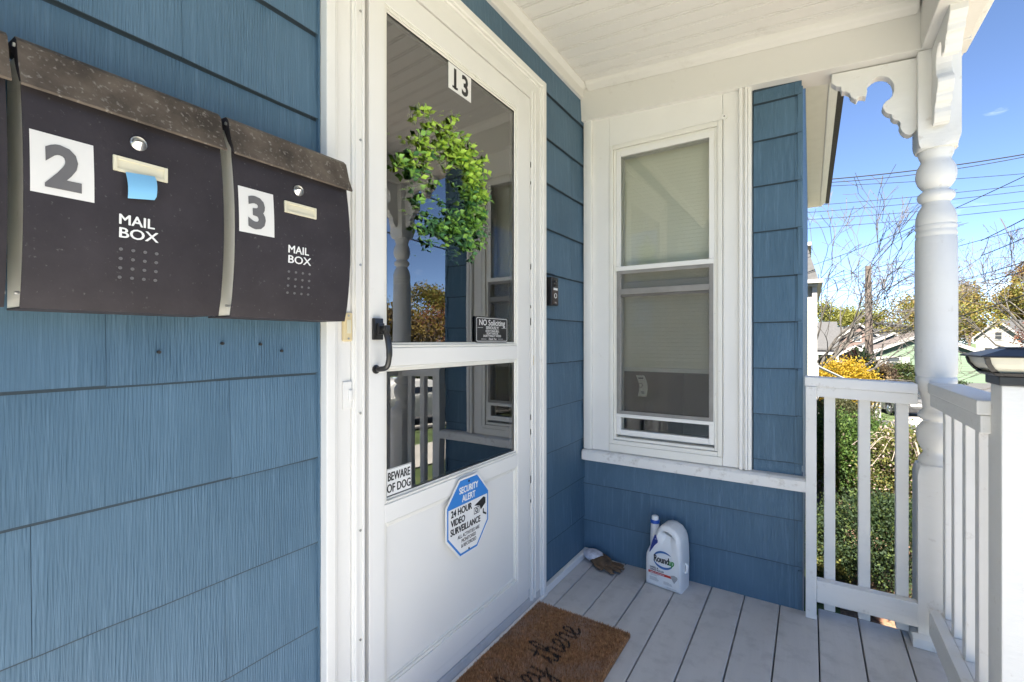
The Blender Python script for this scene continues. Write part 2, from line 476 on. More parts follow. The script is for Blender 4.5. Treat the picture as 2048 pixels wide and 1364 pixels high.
b.build('ceiling_trim', 'ceiling_paint', house, bevel=.003)
b = MB()
b.hexa([(.046, 2.17, zc(0) - .022), (1.33, 2.17, zc(1.33) - .022), (1.33, 2.204, zc(1.33) - .040), (.046, 2.204, zc(0) - .040),
        (.046, 2.16, zc(0) + .01), (1.33, 2.16, zc(1.33) + .01), (1.33, 2.204, zc(1.33) + .01), (.046, 2.204, zc(0) + .01)])
b.build('ceiling_trim', 'ceiling_paint', house, bevel=.008)

# porch ceiling of narrow tongue-and-groove boards
ceil = MB(); ceil.hexa([(0, -0.95, zc(0) + .018), (1.5, -0.95, zc(1.5) + .018), (1.5, 2.5, zc(1.5) + .018), (0, 2.5, zc(0) + .018),
                        (0, -0.95, zc(0) + .14), (1.5, -0.95, zc(1.5) + .14), (1.5, 2.5, zc(1.5) + .14), (0, 2.5, zc(0) + .14)])
ceil = struct(ceil.build('porch_ceiling', 'ceiling_paint'))  # ends early out of view so sunlit deck bounces light into the porch
cb = MB()
W = .0805
for (y0, y1) in ((.0022, W * .83), (W * .88, W - .0022)):     # board and its bead
    x0, x1 = .012, 1.334
    cb.hexa([(x0, y0, zc(x0)), (x1, y0, zc(x1)), (x1, y1, zc(x1)), (x0, y1, zc(x0)), (x0, y0, zc(x0) + .017), (x1, y0, zc(x1) + .017), (x1, y1, zc(x1) + .017), (x0, y1, zc(x0) + .017)])
cbm = cb.mesh('ceiling_board', (0, 0, 0), bevel=.0016, segs=1); cbm.materials.append(MATS['ceiling_paint'])
for i in range(38):
    y = 2.203 - (i + 1) * W
    o = inst(cbm, 'ceiling_board', ceil, (0, y, random.uniform(-.0012, .0006)))

# porch floor of painted boards
fl = MB(); fl.box(.0, 1.50, -2.6, 2.296, -.10, -.034)
fl = struct(fl.build('porch_floor', 'dark_gap'))
edges = [-.034 + .0] + [.10 + .1328 * k for k in range(0, 11)]
edges = [.0] + [.0975 + .1328 * k for k in range(0, 11)]
for i in range(len(edges) - 1):
    x0, x1 = edges[i] + .0020, edges[i + 1] - .0020
    d = MB(); d.box(x0, min(x1, 1.50), -2.6, (2.305 if x0 < 1.25 else 2.40) if x0 > .98 else 2.25, -.032, random.uniform(-.0012, .0004))
    d.build('floor_board', 'deck_paint', fl, bevel=.004, segs=2)
sk = MB(); sk.box(.06, 1.47, -1.95, 2.27, -1.24, -.1); sk.build('porch_skirt', 'white_wood', fl)

# white baseboard strip along the front wall, door sill
t = MB(); t.box(.014, .036, 1.79, 2.243, .001, .034); t.build('baseboard', 'white_paint', house, bevel=.003)
# ------------------------------------------------------------------ front door: casing, storm door, entry door
def frame_rect(mb, x0, x1, y0, y1, z0, z1, w):       # picture-frame of four boxes on the front wall
    mb.box(x0, x1, y0, y0 + w, z0, z1); mb.box(x0, x1, y1 - w, y1, z0, z1)
    mb.box(x0, x1, y0 + w, y1 - w, z0, z0 + w); mb.box(x0, x1, y0 + w, y1 - w, z1 - w, z1)
cas = MB()
for (a0, a1, d) in ((.690, .716, .038), (.7165, .727, .031), (.7275, .7685, .025)):      # stepped moulding, left and mirrored right
    cas.box(.0005, d, a0, a1, .0, 2.222 - (a0 - .690))
    cas.box(.0005, d, 1.780 - (a1 - .690), 1.780 - (a0 - .690), .012, 2.222 - (a0 - .690))
    cas.box(.0005, d - .0006, a1, 1.780 - (a1 - .690), 2.222 - (a1 - .690), 2.222 - (a0 - .690) - .0006)
casing = cas.build('door_casing', 'white_paint', house, bevel=.003)
zb_ = MB()
for (y0, y1) in ((.7695, .808), (1.6585, 1.700)):
    zb_.box(-.01, .030, y0, y1, .03, 2.142); zb_.box(.030, .0345, y0 + .006, y0 + .014, .03, 2.142); zb_.box(.030, .0345, y1 - .010, y1 - .003, .03, 2.142)
zb_.box(-.01, .0305, .808, 1.6585, 2.108, 2.142)
zbar = zb_.build('storm_frame', 'white_metal', house, bevel=.0018)
sm = MB()
for z in (.34, .62, .92, 1.30, 1.62, 1.95): sm.cyl((.0300, .7935, z), (.0318, .7935, z), .0032, 10)
sm.build('screw', 'screw', zbar)
nt = MB()
for z in (.44, .52, .72, .78, 1.17, 1.24, 1.40, 1.75, 1.82):      # dark notches on the hinge side
    nt.box(.0310, .0322, 1.652, 1.6565, z, z + random.choice((.022, .012, .03)))
nt.build('hinge_notch', 'gasket', zbar)

# jamb and sill
jb = MB()
jb.box(-.139, -.0105, 1.637, 1.774, .03, 2.075); jb.box(-.139, -.0105, .701, .822, .03, 2.075); jb.box(-.139, -.0105, .701, 1.774, 2.076, 2.216)
jamb = jb.build('door_jamb', 'white_paint', house, bevel=.003)
sj = MB()
for z in (.55, .75, 1.0, 1.2, 1.42, 1.6, 1.8): sj.cyl((-.03, 1.6375, z), (-.03, 1.6355, z), .003, 8)
sj.build('screw', 'screw', jamb)
sl = MB(); sl.prism([(-.139, .0), (.028, .0), (.0285, .018), (.026, .040), (.022, .044), (-.139, .052)], 1, .702, 1.774)
sl.build('door_sill', 'deck_paint', house, bevel=.003)
sl = MB(); sl.box(.0290, .0420, .60, 1.785, .001, .013); sl.build('sill_strip', 'white_paint', house, bevel=.003)

# storm door
sd = MB()
Y0, Y1, Z0, Z1 = .822, 1.650, .088, 2.100
GL, GR = .874, 1.556
sd.box(.004, .031, Y0, GL, Z0, Z1); sd.box(.004, .031, GR, Y1, Z0, Z1)
sd.box(.004, .0306, GL, GR, 2.022, Z1); sd.box(.004, .0306, GL, GR, 1.036, 1.086); sd.box(.004, .0306, GL, GR, .610, .660); sd.box(.004, .0306, GL, GR, Z0, .160)
storm = sd.build('storm_door', 'white_metal', house, bevel=.0022)
bd = MB()
for (z0, z1) in ((1.0862, 2.0218), (.6602, 1.0358), (.1602, .6098)):      # glazing bead, two little steps
    frame_rect(bd, .010, .0285, GL + .0002, GR - .0002, z0, z1, .0085)
    frame_rect(bd, .010, .0235, GL + .0088, GR - .0088, z0 + .0087, z1 - .0087, .006)
bd.build('glazing_bead', 'white_vinyl', storm, bevel=.0016, segs=1)
kp = MB(); kp.box(.012, .0205, GL + .015, GR - .015, .175, .595); kp.build('kick_panel', 'white_metal', storm)
for (z0, z1) in ((1.101, 2.007), (.675, 1.021)):
    g = MB(); g.box(.0145, .0185, GL + .0130, GR - .0130, z0 - .002, z1 + .002); g.build('glass_pane', 'door_glass', storm)
    g = MB(); frame_rect(g, .0190, .0212, GL + .0130, GR - .0130, z0 - .002, z1 + .002, .0035); g.build('gasket', 'gasket', storm)
h = MB()
h.box(.0312, .044, .829, .858, 1.108, 1.165); h.box(.044, .054, .8335, .8535, 1.122, 1.152)
h.tube(spline([(.042, .845, 1.135), (.066, .846, 1.128), (.078, .846, 1.09), (.077, .846, 1.055), (.066, .846, 1.035), (.036, .842, 1.030)], 5), [.0075] * 6 + [.0085] * 8 + [.0075] * 12, 10)
h.box(.058, .075, .838, .854, 1.128, 1.146)
h.cyl((.031, .842, 1.030), (.036, .842, 1.030), .012, 14)
h.build('door_handle', 'black_metal', storm, bevel=.003, smooth=35)
sw = MB(); sw.box(.006, .0295, Y0 + .01, Y1 - .01, .052, .0875); sw.build('door_sweep', 'white_metal', storm, bevel=.002)
# chain of the closer, inside the head of the frame
ch = MB(); p = spline([(-.01, 1.33, 2.06), (-.012, 1.42, 2.015), (-.014, 1.52, 1.995), (-.02, 1.60, 2.05)], 9)
for i, q in enumerate(p):
    a = Vector(q); t = (Vector(p[min(i + 1, len(p) - 1)]) - Vector(p[max(0, i - 1)])).normalized(); u = Vector((1, 0, 0)) if i % 2 else t.cross(Vector((1, 0, 0)))
    ch.tube([a + t * (.008 * math.cos(k)) + u * (.004 * math.sin(k)) for k in [j * math.pi / 4 for j in range(9)]], .0011, 5)
ch.build('closer_chain', 'screw', storm)

# black entry door behind it
ed = MB(); EX = -.085
ed.box(-.125, EX, .826, 1.634, .054, 2.072)
entry = ed.build('entry_door', 'black_door', house, bevel=.003)
pn = MB()
for (y0, y1, z0, z1) in ((.93, 1.19, 1.25, 1.92), (1.25, 1.51, 1.25, 1.92), (.93, 1.19, .20, .74), (1.25, 1.51, .20, .74)):
    frame_rect(pn, EX, EX + .010, y0, y1, z0, z1, .022); frame_rect(pn, EX, EX + .005, y0 + .022, y1 - .022, z0 + .022, z1 - .022, .012)
    pn.box(EX, EX + .007, y0 + .07, y1 - .07, z0 + .07, z1 - .07)
pn.build('door_panel', 'black_door', entry, bevel=.003)
ms = MB(); ms.box(EX, EX + .006, 1.125, 1.290, .775, .838); ms.box(EX + .006, EX + .011, 1.140, 1.275, .790, .823)
for k in range(9): ms.lathe([(.0, 0)], (0, 0), 4) if False else None
ms.build('mail_slot', 'brass', entry, bevel=.003)
orn = MB()
for k in range(7):
    y = 1.158 + k * .0165
    orn.tube([(EX + .0125, y + .006 * math.cos(a), .8065 + .008 * math.sin(a)) for a in [j * .7 for j in range(10)]], .0014, 5)
orn.build('slot_ornament', 'brass', entry)
kn = MB()
kn.prism([(1.555 + .026 * math.cos(a), .955 + .075 * math.sin(a)) for a in [k * math.pi / 12 for k in range(24)]], 0, EX, EX + .006)
kn.tube([(EX, 1.555, .96), (EX + .012, 1.555, .96), (EX + .03, 1.555, .96), (EX + .036, 1.555, .96), (EX + .045, 1.555, .96), (EX + .058, 1.555, .96), (EX + .066, 1.555, .96), (EX + .068, 1.555, .96)],
        [.026, .022, .011, .012, .024, .028, .022, .004], 20)
kn.build('door_knob', 'black_metal', entry, smooth=50)
es = MB(); es.prism([(1.575 + .030 * math.cos(a) * (1 if abs(math.sin(a)) < .8 else .85), 1.205 + .055 * math.sin(a)) for a in [k * math.pi / 12 for k in range(24)]], 0, EX, EX + .007)
es.tube([(EX, 1.575, 1.205), (EX + .020, 1.575, 1.205), (EX + .022, 1.575, 1.205)], [.019, .018, .004], 18)
es.build('lock_escutcheon', 'black_metal', entry, bevel=.002)

# ------------------------------------------------------------------ bay window
def fB(mb, x0, x1, z0, z1, y0, y1, w, wt=None):       # frame on the bay wall
    wt = wt or w
    mb.box(x0, x0 + w, y0, y1, z0, z1); mb.box(x1 - w, x1, y0, y1, z0, z1)
    mb.box(x0 + w, x1 - w, y0, y1, z0, z0 + wt); mb.box(x0 + w, x1 - w, y0, y1, z1 - wt, z1)
wc = MB()
wc.box(.0145, .032, CY - .034, CY - .0005, .552, 2.262); wc.box(.0325, .060, CY - .042, CY - .0005, .552, 2.262)      # left back band
wc.box(.0605, .150, CY - .026, CY - .0005, .552, 2.262)
wc.box(.6755, .742, CY - .026, CY - .0005, .5525, 2.262)
for (a, b_, d) in ((.7425, .757, .046), (.7575, .764, .036), (.7645, .775, .044), (.7755, .790, .034)): wc.box(a, b_, CY - d, CY - .0005, .5525, 2.262)
wc.box(.1505, .675, CY - .0265, CY - .0005, 2.082, 2.262)
win = wc.build('window', 'white_paint', house, bevel=.0035)
wf = MB()       # inner stop and storm-window frame
fB(wf, .1515, .6745, .592, 2.0815, CY - .030, CY + .02, .020)
fB(wf, .172, .654, .613, 2.060, CY - .020, CY + .03, .014)
wf.box(.1515, .6745, CY - .0305, CY + .03, .5525, .5915)
wf.build('window_stop', 'white_vinyl', win, bevel=.003)
sf = MB()       # storm window tracks and bars
fB(sf, .187, .640, .640, 2.046, CY - .0225, CY + .012, .022, .026)
sf.box(.186, .6405, CY - .0285, CY - .0005, 1.452, 1.474); sf.box(.186, .6405, CY - .0285, CY - .0005, .728, .744)
sf.build('storm_sash', 'white_metal', win, bevel=.002)
ss = MB()       # grey insect-screen frame
fB(ss, .190, .637, .7445, 1.4515, CY - .027, CY - .0235, .0165)
ss.box(.2065, .6205, CY - .0262, CY - .018, 1.335, 1.362); ss.box(.2065, .6205, CY - .020, CY - .0165, 1.322, 1.3345)
ss.build('screen_frame', 'screen_frame', win, bevel=.0015)
g = MB(); g.box(.2065, .6205, CY - .0243, CY - .0238, .761, 1.335); g.box(.2065, .6205, CY - .0243, CY - .0238, 1.3625, 1.435); g.build('insect_screen', 'insect_screen', win)
g = MB(); g.box(.207, .620, CY - .012, CY - .008, 1.45, 2.022); g.build('glass_pane', 'window_glass', win)
g = MB(); g.box(.207, .620, CY - .002, CY + .002, .664, 1.45); g.build('glass_pane', 'window_glass', win)
# inner double-hung sash
si = MB(); fB(si, .172, .655, .62, 1.40, CY + .0305, CY + .040, .034); fB(si, .172, .655, 1.37, 2.06, CY + .0405, CY + .050, .034); si.build('inner_sash', 'white_paint', win, bevel=.003)
# venetian blind: slats drawn to two thirds
slat = MB(); slat.add([(.185, CY + .062, .010), (.640, CY + .062, .010), (.640, CY + .0645, -.010), (.185, CY + .0645, -.010), (.185, CY + .0628, .0106), (.640, CY + .0628, .0106), (.640, CY + .06458, -.0094), (.185, CY + .06458, -.0094)],
                      [(0, 1, 2, 3), (4, 7, 6, 5), (0, 4, 5, 1), (2, 6, 7, 3), (0, 3, 7, 4), (1, 5, 6, 2)])
slm = slat.mesh('blind_slat'); slm.materials.append(MATS['blind'])
k = 0
z = 2.03
while z > .985:
    inst(slm, 'blind_slat', win, (0, 0, z)); z -= .0185
bt = MB(); bt.box(.183, .642, CY + .056, CY + .074, .952, .972); bt.build('blind_rail', 'white_vinyl', win, bevel=.002)
for k in range(5):
    inst(slm, 'blind_slat', win, (0, .0, .975 + .004 * k))
# paper tag behind the lower glass
tg = MB(); n = 8
vs = []; 
for i in range(n + 1):
    t_ = i / n; o = .010 * math.sin(t_ * 3.4) + .012 * t_
    vs += [(.268 + o, CY + .030 + .004 * math.sin(3 * t_), .935 - .105 * t_), (.312 + o, CY + .028, .935 - .105 * t_)]
tg.add(vs, [(2 * i, 2 * i + 1, 2 * i + 3, 2 * i + 2) for i in range(n)])
tg.build('paper_tag', 'paper_tag', win)
tm = MB(); tm.tube([(.293 + .010 * math.cos(a), CY + .027, .886 + .010 * math.sin(a)) for a in [k * .45 for k in range(15)]], .0012, 4)
tm.box(.281, .306, CY + .0265, CY + .0275, .918, .924); tm.box(.296, .312, CY + .0265, CY + .0275, .852, .855); tm.box(.296, .312, CY + .0265, CY + .0275, .846, .849)
tm.build('tag_print', 'gasket', win)
# sill board, runs past the corner shingles
sb = MB(); sb.prism([(CY - .058, .498), (CY - .058, .540), (CY - .044, .549), (CY - .0005, .5515), (CY - .0005, .498)], 0, .0135, 1.006)
sb.build('window_sill', 'white_dirty', win, bevel=.003)
cw = MB(); cw.cyl((.683, CY - .027, 2.092), (.683, CY - .036, 2.092), .013, 16); cw.tube([(.683, CY - .03, 2.092), (.681, CY - .030, 1.95), (.6815, CY - .029, 1.5), (.681, CY - .029, .60)], .0022, 6)
cw.build('alarm_cable', 'white_paint', win, bevel=.001)
cwh = MB(); cwh.cyl((.683, CY - .0361, 2.092), (.683, CY - .0366, 2.092), .003, 8); cwh.build('cable_hole', 'gasket', win)

# ------------------------------------------------------------------ porch post with brackets
PX, PY, PH = 1.388, 2.270, .058
post = root('porch_post', (PX, PY, 0), 'white turned wooden porch post with scrollwork brackets at its top', 'post')
def octo_block(mb, z0, z1, h, arch_low, arch_high):
    """square block whose ends are rounded off where the turning starts"""
    n = 32; rings = []
    def ring(z, f):
        out = []
        for k in range(n):
            a = 2 * math.pi * k / n
            c, s_ = math.cos(a), math.sin(a)
            sq = h / max(abs(c), abs(s_)); r = h * 1.02
            rr = r + (sq - r) * f if sq > r else sq
            out.append((PX + rr * c, PY + rr * s_, z))
        return out
    st = []
    if arch_low: st += [(z0 + .045 * t, math.sqrt(max(0, 1 - (1 - t) ** 2))) for t in (0, .1, .3, .55, .8, 1)]
    else: st += [(z0, 1)]
    if arch_high: st += [(z1 - .045 * t, math.sqrt(max(0, 1 - (1 - t) ** 2))) for t in (1, .8, .55, .3, .1, 0)]
    else: st += [(z1, 1)]
    vs = []; 
    for z, f in st: vs += ring(z, f)
    fs = [(i * n + k, i * n + (k + 1) % n, (i + 1) * n + (k + 1) % n, (i + 1) * n + k) for i in range(len(st) - 1) for k in range(n)]
    fs += [tuple(range(n))[::-1], tuple(range((len(st) - 1) * n, len(st) * n))]
    mb.add(vs, fs)
blk = MB(); octo_block(blk, 1.800, 2.152, PH, True, False); blk.build('top_block', 'white_wood', post, smooth=35)
blk = MB(); octo_block(blk, .001, .655, PH, False, True); blk.build('bottom_block', 'white_wood', post, smooth=35)
prof = [(.060, .640), (.064, .668), (.060, .680), (.050, .688), (.046, .696), (.046, .702), (.055, .712), (.066, .735), (.071, .760), (.067, .785), (.054, .803), (.046, .810), (.047, .815), (.058, .820), (.066, .829),
        (.066, .836), (.058, .846), (.048, .853), (.046, .862), (.050, .89), (.060, .92), (.069, .945), (.0735, .955), (.0735, .972), (.070, .975), (.0715, .981), (.0745, .988), (.075, 1.05), (.0752, 1.30), (.0745, 1.478),
        (.0715, 1.482), (.0715, 1.487), (.0740, 1.492), (.0740, 1.500), (.0710, 1.505), (.0710, 1.510), (.0740, 1.515), (.0738, 1.524), (.071, 1.528), (.0735, 1.533), (.0725, 1.555), (.066, 1.578), (.055, 1.596), (.050, 1.604), (.049, 1.611),
        (.055, 1.615), (.065, 1.624), (.068, 1.634), (.064, 1.644), (.054, 1.651), (.046, 1.655), (.0455, 1.660), (.055, 1.667), (.066, 1.682), (.0725, 1.700), (.0730, 1.716), (.0690, 1.736), (.060, 1.752), (.0545, 1.760),
        (.054, 1.768), (.060, 1.778), (.064, 1.790), (.0645, 1.800), (.0615, 1.803), (.0615, 1.808)]
prof = [(r_ * .79, z_) for r_, z_ in prof]
sh = MB(); sh.lathe(prof, (PX, PY), 40); sh.build('turned_shaft', 'white_wood', post, smooth=50)
bm_ = MB()
for (a, b_) in (((PX - PH - .018, PX + PH + .018), (PY - PH - .018, PY - PH - .0005)), ((PX - PH - .018, PX - PH - .0005), (PY - PH - .0005, PY + PH + .018))):
    x0, x1 = a; y0, y1 = b_
    bm_.hexa([(x0, y0, .0008), (x1, y0, .0008), (x1, y1, .0008), (x0, y1, .0008), (x0, y0, .035), (x1, y0, .035), (x1, y1, .048), (x0, y1, .048)] if x1 - x0 > .1 else
             [(x0, y0, .0008), (x1, y0, .0008), (x1, y1, .0008), (x0, y1, .0008), (x0, y0, .035), (x1, y0, .048), (x1, y1, .048), (x0, y1, .035)])
bm_.build('base_moulding', 'white_wood', post, bevel=.003)
br_out = [(1.073, 2.168), (1.071, 2.134), (1.088, 2.116), (1.103, 2.110), (1.105, 2.090), (1.118, 2.088), (1.131, 2.077), (1.135, 2.060), (1.153, 2.042), (1.160, 2.055), (1.172, 2.053), (1.182, 2.047), (1.186, 2.068), (1.184, 2.085),
          (1.190, 2.099), (1.202, 2.109), (1.213, 2.114), (1.224, 2.114), (1.238, 2.110), (1.250, 2.101), (1.260, 2.086), (1.266, 2.066), (1.266, 2.046), (1.262, 2.030), (1.254, 2.020), (1.243, 2.014), (1.234, 2.003), (1.233, 1.990), (1.240, 1.975), (1.249, 1.966),
          (1.259, 1.960), (1.260, 1.948), (1.268, 1.937), (1.280, 1.932), (1.285, 1.920), (1.284, 1.905), (1.289, 1.889), (1.299, 1.876), (1.311, 1.870), (1.322, 1.873), (1.3305, 1.885), (1.3305, 2.150)]
bk = MB(); bk.prism(br_out, 1, PY - .022, PY + .022); bk.build('bracket', 'white_wood', post, bevel=.003)
bk = MB(); m_ = [(PY - PH - .0005 - (1.3305 - x), z - .004) for x, z in br_out]; bk.prism(m_, 0, PX - .022, PX + .022); bk.build('bracket', 'white_wood', post, bevel=.003)

# ------------------------------------------------------------------ railings
GB = 'white railings of the porch'
ra = root('railing', (1.16, 2.25, 0), 'short white railing between shingled corner and turned post', 'railing')
t = MB(); sag = .012
t.hexa([(.982, 2.205, .925), (1.329, 2.205, .925 - sag), (1.329, 2.295, .925 - sag), (.982, 2.295, .925), (.982, 2.205, .962), (1.329, 2.205, .962 - sag), (1.329, 2.295, .962 - sag), (.982, 2.295, .962)])
t.build('top_rail', 'white_wood', ra, bevel=.004)
t = MB(); t.hexa([(1.0225, 2.212, .884), (1.329, 2.212, .884 - sag), (1.329, 2.234, .884 - sag), (1.0225, 2.234, .884), (1.0225, 2.212, .924), (1.329, 2.212, .924 - sag), (1.329, 2.234, .924 - sag), (1.0225, 2.234, .924)])
t.build('sub_rail', 'white_wood', ra, bevel=.003)
t = MB(); t.box(1.0225, 1.329, 2.205, 2.243, .070, .156); t.build('bottom_rail', 'white_wood', ra, bevel=.003)
t = MB(); t.box(.985, 1.022, 2.198, 2.255, .001, .924); t.build('end_post', 'white_wood', ra, bevel=.003)
for x in (1.066, 1.1765, 1.290):
    t = MB(); t.box(x - .0185, x + .0185, 2.2435, 2.279, .028, .912); t.build('baluster', 'white_wood', ra, bevel=.003)
rb = root('railing', (1.40, 1.9, 0), 'white railing between turned post and square lamp-topped newel post', 'railing')
t = MB(); t.box(1.355, 1.447, 1.626, 2.2115, .918, .955); t.build('top_rail', 'white_wood', rb, bevel=.004)
t = MB(); t.box(1.362, 1.386, 1.626, 2.2115, .872, .917); t.build('sub_rail', 'white_wood', rb, bevel=.003)
t = MB(); t.box(1.355, 1.386, 1.626, 2.1865, .068, .155); t.box(1.3865, 1.43, 1.626, 2.1865, .118, .155); t.build('bottom_rail', 'white_wood', rb, bevel=.003)
for y in (2.150, 2.034, 1.905, 1.775, 1.66):
    t = MB(); t.box(1.388, 1.424, y - .018, y + .018, .156, .917); t.build('baluster', 'white_wood', rb, bevel=.003)
nw = MB(); nw.box(1.380, 1.470, 1.545, 1.625, .001, 1.0)
nw = tag(nw.build('newel_post', 'white_wood', bevel=.003), 'square white newel post under a black solar lamp cap', 'post')

# solar post-cap lamp
mat('lamp_black', (.016, .016, .017), .38, bump=.05, bscale=70)
mat('solar_panel', (.03, .03, .035), .25, bump=.03)
mat('lamp_glass', (.62, .60, .50), .25, var=.08, vscale=20, spec=.5)
cxp, cyp = 1.425, 1.585
lamp = root('solar_post_lamp', (cxp, cyp, 1.0), 'black solar lamp cap with cream panes on newel post', 'lamp')
def ringbox(mb, h0, z0, h1, z1, w=None):
    mb.hexa([(cxp - h0, cyp - h0, z0), (cxp + h0, cyp - h0, z0), (cxp + h0, cyp + h0, z0), (cxp - h0, cyp + h0, z0), (cxp - h1, cyp - h1, z1), (cxp + h1, cyp - h1, z1), (cxp + h1, cyp + h1, z1), (cxp - h1, cyp + h1, z1)])
t = MB(); ringbox(t, .052, 1.0008, .052, 1.022); ringbox(t, .060, 1.0225, .068, 1.030); t.build('base', 'lamp_black', lamp, bevel=.002)
t = MB(); ringbox(t, .092, 1.0665, .092, 1.070); ringbox(t, .092, 1.0702, .040, 1.086); ringbox(t, .040, 1.0862, .036, 1.089); t.build('roof', 'lamp_black', lamp, bevel=.0015)
t = MB(); ringbox(t, .056, 1.0305, .067, 1.0400); ringbox(t, .067, 1.0401, .0745, 1.0520); ringbox(t, .0745, 1.0521, .0785, 1.0663); t.build('pane', 'lamp_glass', lamp)
for sx in (-1, 1):
    for sy in (-1, 1):
        t = MB(); t.tube([(cxp + sx * a, cyp + sy * a, z) for a, z in ((.0565, 1.0300), (.0675, 1.0400), (.075, 1.0520), (.0785, 1.0660))], .0065, 4); t.build('rib', 'lamp_black', lamp)
t = MB(); t.box(cxp - .034, cxp + .034, cyp - .034, cyp + .034, 1.0891, 1.0905); t.build('solar_panel', 'solar_panel', lamp)

# ------------------------------------------------------------------ mailboxes
def speck_mat(name, col, spot, rough, lo, hi, sscale=160, second=None):
    m = bpy.data.materials.new(name); m.use_nodes = True
    n, l = m.node_tree.nodes, m.node_tree.links; p = n['Principled BSDF']; p.inputs['Roughness'].default_value = rough; p.inputs['Specular IOR Level'].default_value = .25
    geo = n.new('ShaderNodeNewGeometry')
    def nz(s, d, r=.6):
        t = n.new('ShaderNodeTexNoise'); t.inputs['Scale'].default_value = s; t.inputs['Detail'].default_value = d; t.inputs['Roughness'].default_value = r
        l.new(geo.outputs['Position'], t.inputs['Vector']); return t
    a = nz(14, 6); b_ = nz(sscale, 3, .5)
    cr = n.new('ShaderNodeValToRGB'); e = cr.color_ramp.elements
    e[0].position = .35; e[0].color = (*col, 1); e[1].position = .68; e[1].color = (*(second or [c * 1.35 for c in col]), 1)
    l.new(a.outputs['Fac'], cr.inputs['Fac'])
    mr = n.new('ShaderNodeMapRange'); mr.inputs[1].default_value = lo; mr.inputs[2].default_value = hi
    l.new(b_.outputs['Fac'], mr.inputs[0])
    mx = n.new('ShaderNodeMix'); mx.data_type = 'RGBA'
    l.new(mr.outputs[0], mx.inputs[0]); l.new(cr.outputs['Color'], mx.inputs[6]); mx.inputs[7].default_value = (*spot, 1)
    l.new(mx.outputs[2], p.inputs['Base Color'])
    bp = n.new('ShaderNodeBump'); bp.inputs['Strength'].default_value = .15; bp.inputs['Distance'].default_value = .002
    l.new(b_.outputs['Fac'], bp.inputs['Height']); l.new(bp.outputs['Normal'], p.inputs['Normal'])
    MATS[name] = m
speck_mat('mail_black', (.030, .026, .030), (.12, .112, .112), .6, .66, .82, 170)
speck_mat('mail_lid', (.045, .036, .030), (.27, .25, .225), .55, .58, .78, 150, (.135, .108, .085))
mat('mail_side', (.80, .79, .73), .45, var=.05, dirt=(.4, .38, .32), dscale=20, dlo=.6, dhi=.9)
mat('sticker_white', (.74, .73, .70), .45, var=.03, dirt=(.5, .48, .44), dscale=40, dlo=.65, dhi=.9)
mat('sticker_grey', (.13, .125, .125), .45, var=.1)
mat('print_white', (.8, .8, .79), .5)
mat('print_black', (.012, .012, .013), .5)
mat('cream_plastic', (.66, .62, .47), .4, var=.05)
mat('ivory_plastic', (.68, .56, .33), .4, var=.06)
mat('chrome', (.62, .62, .61), .36, metal=1.0)
mat('blue_tape', (.20, .48, .74), .7, var=.05, bump=.1, bscale=80)
def mbx(z):                       # bowed front of the box: X of the sheet at height z
    t = (z - 1.150) / .300
    return .106 + .020 * math.sin(min(1, max(0, t)) * math.pi * .92 + .05) ** .8 if t > 0 else .106
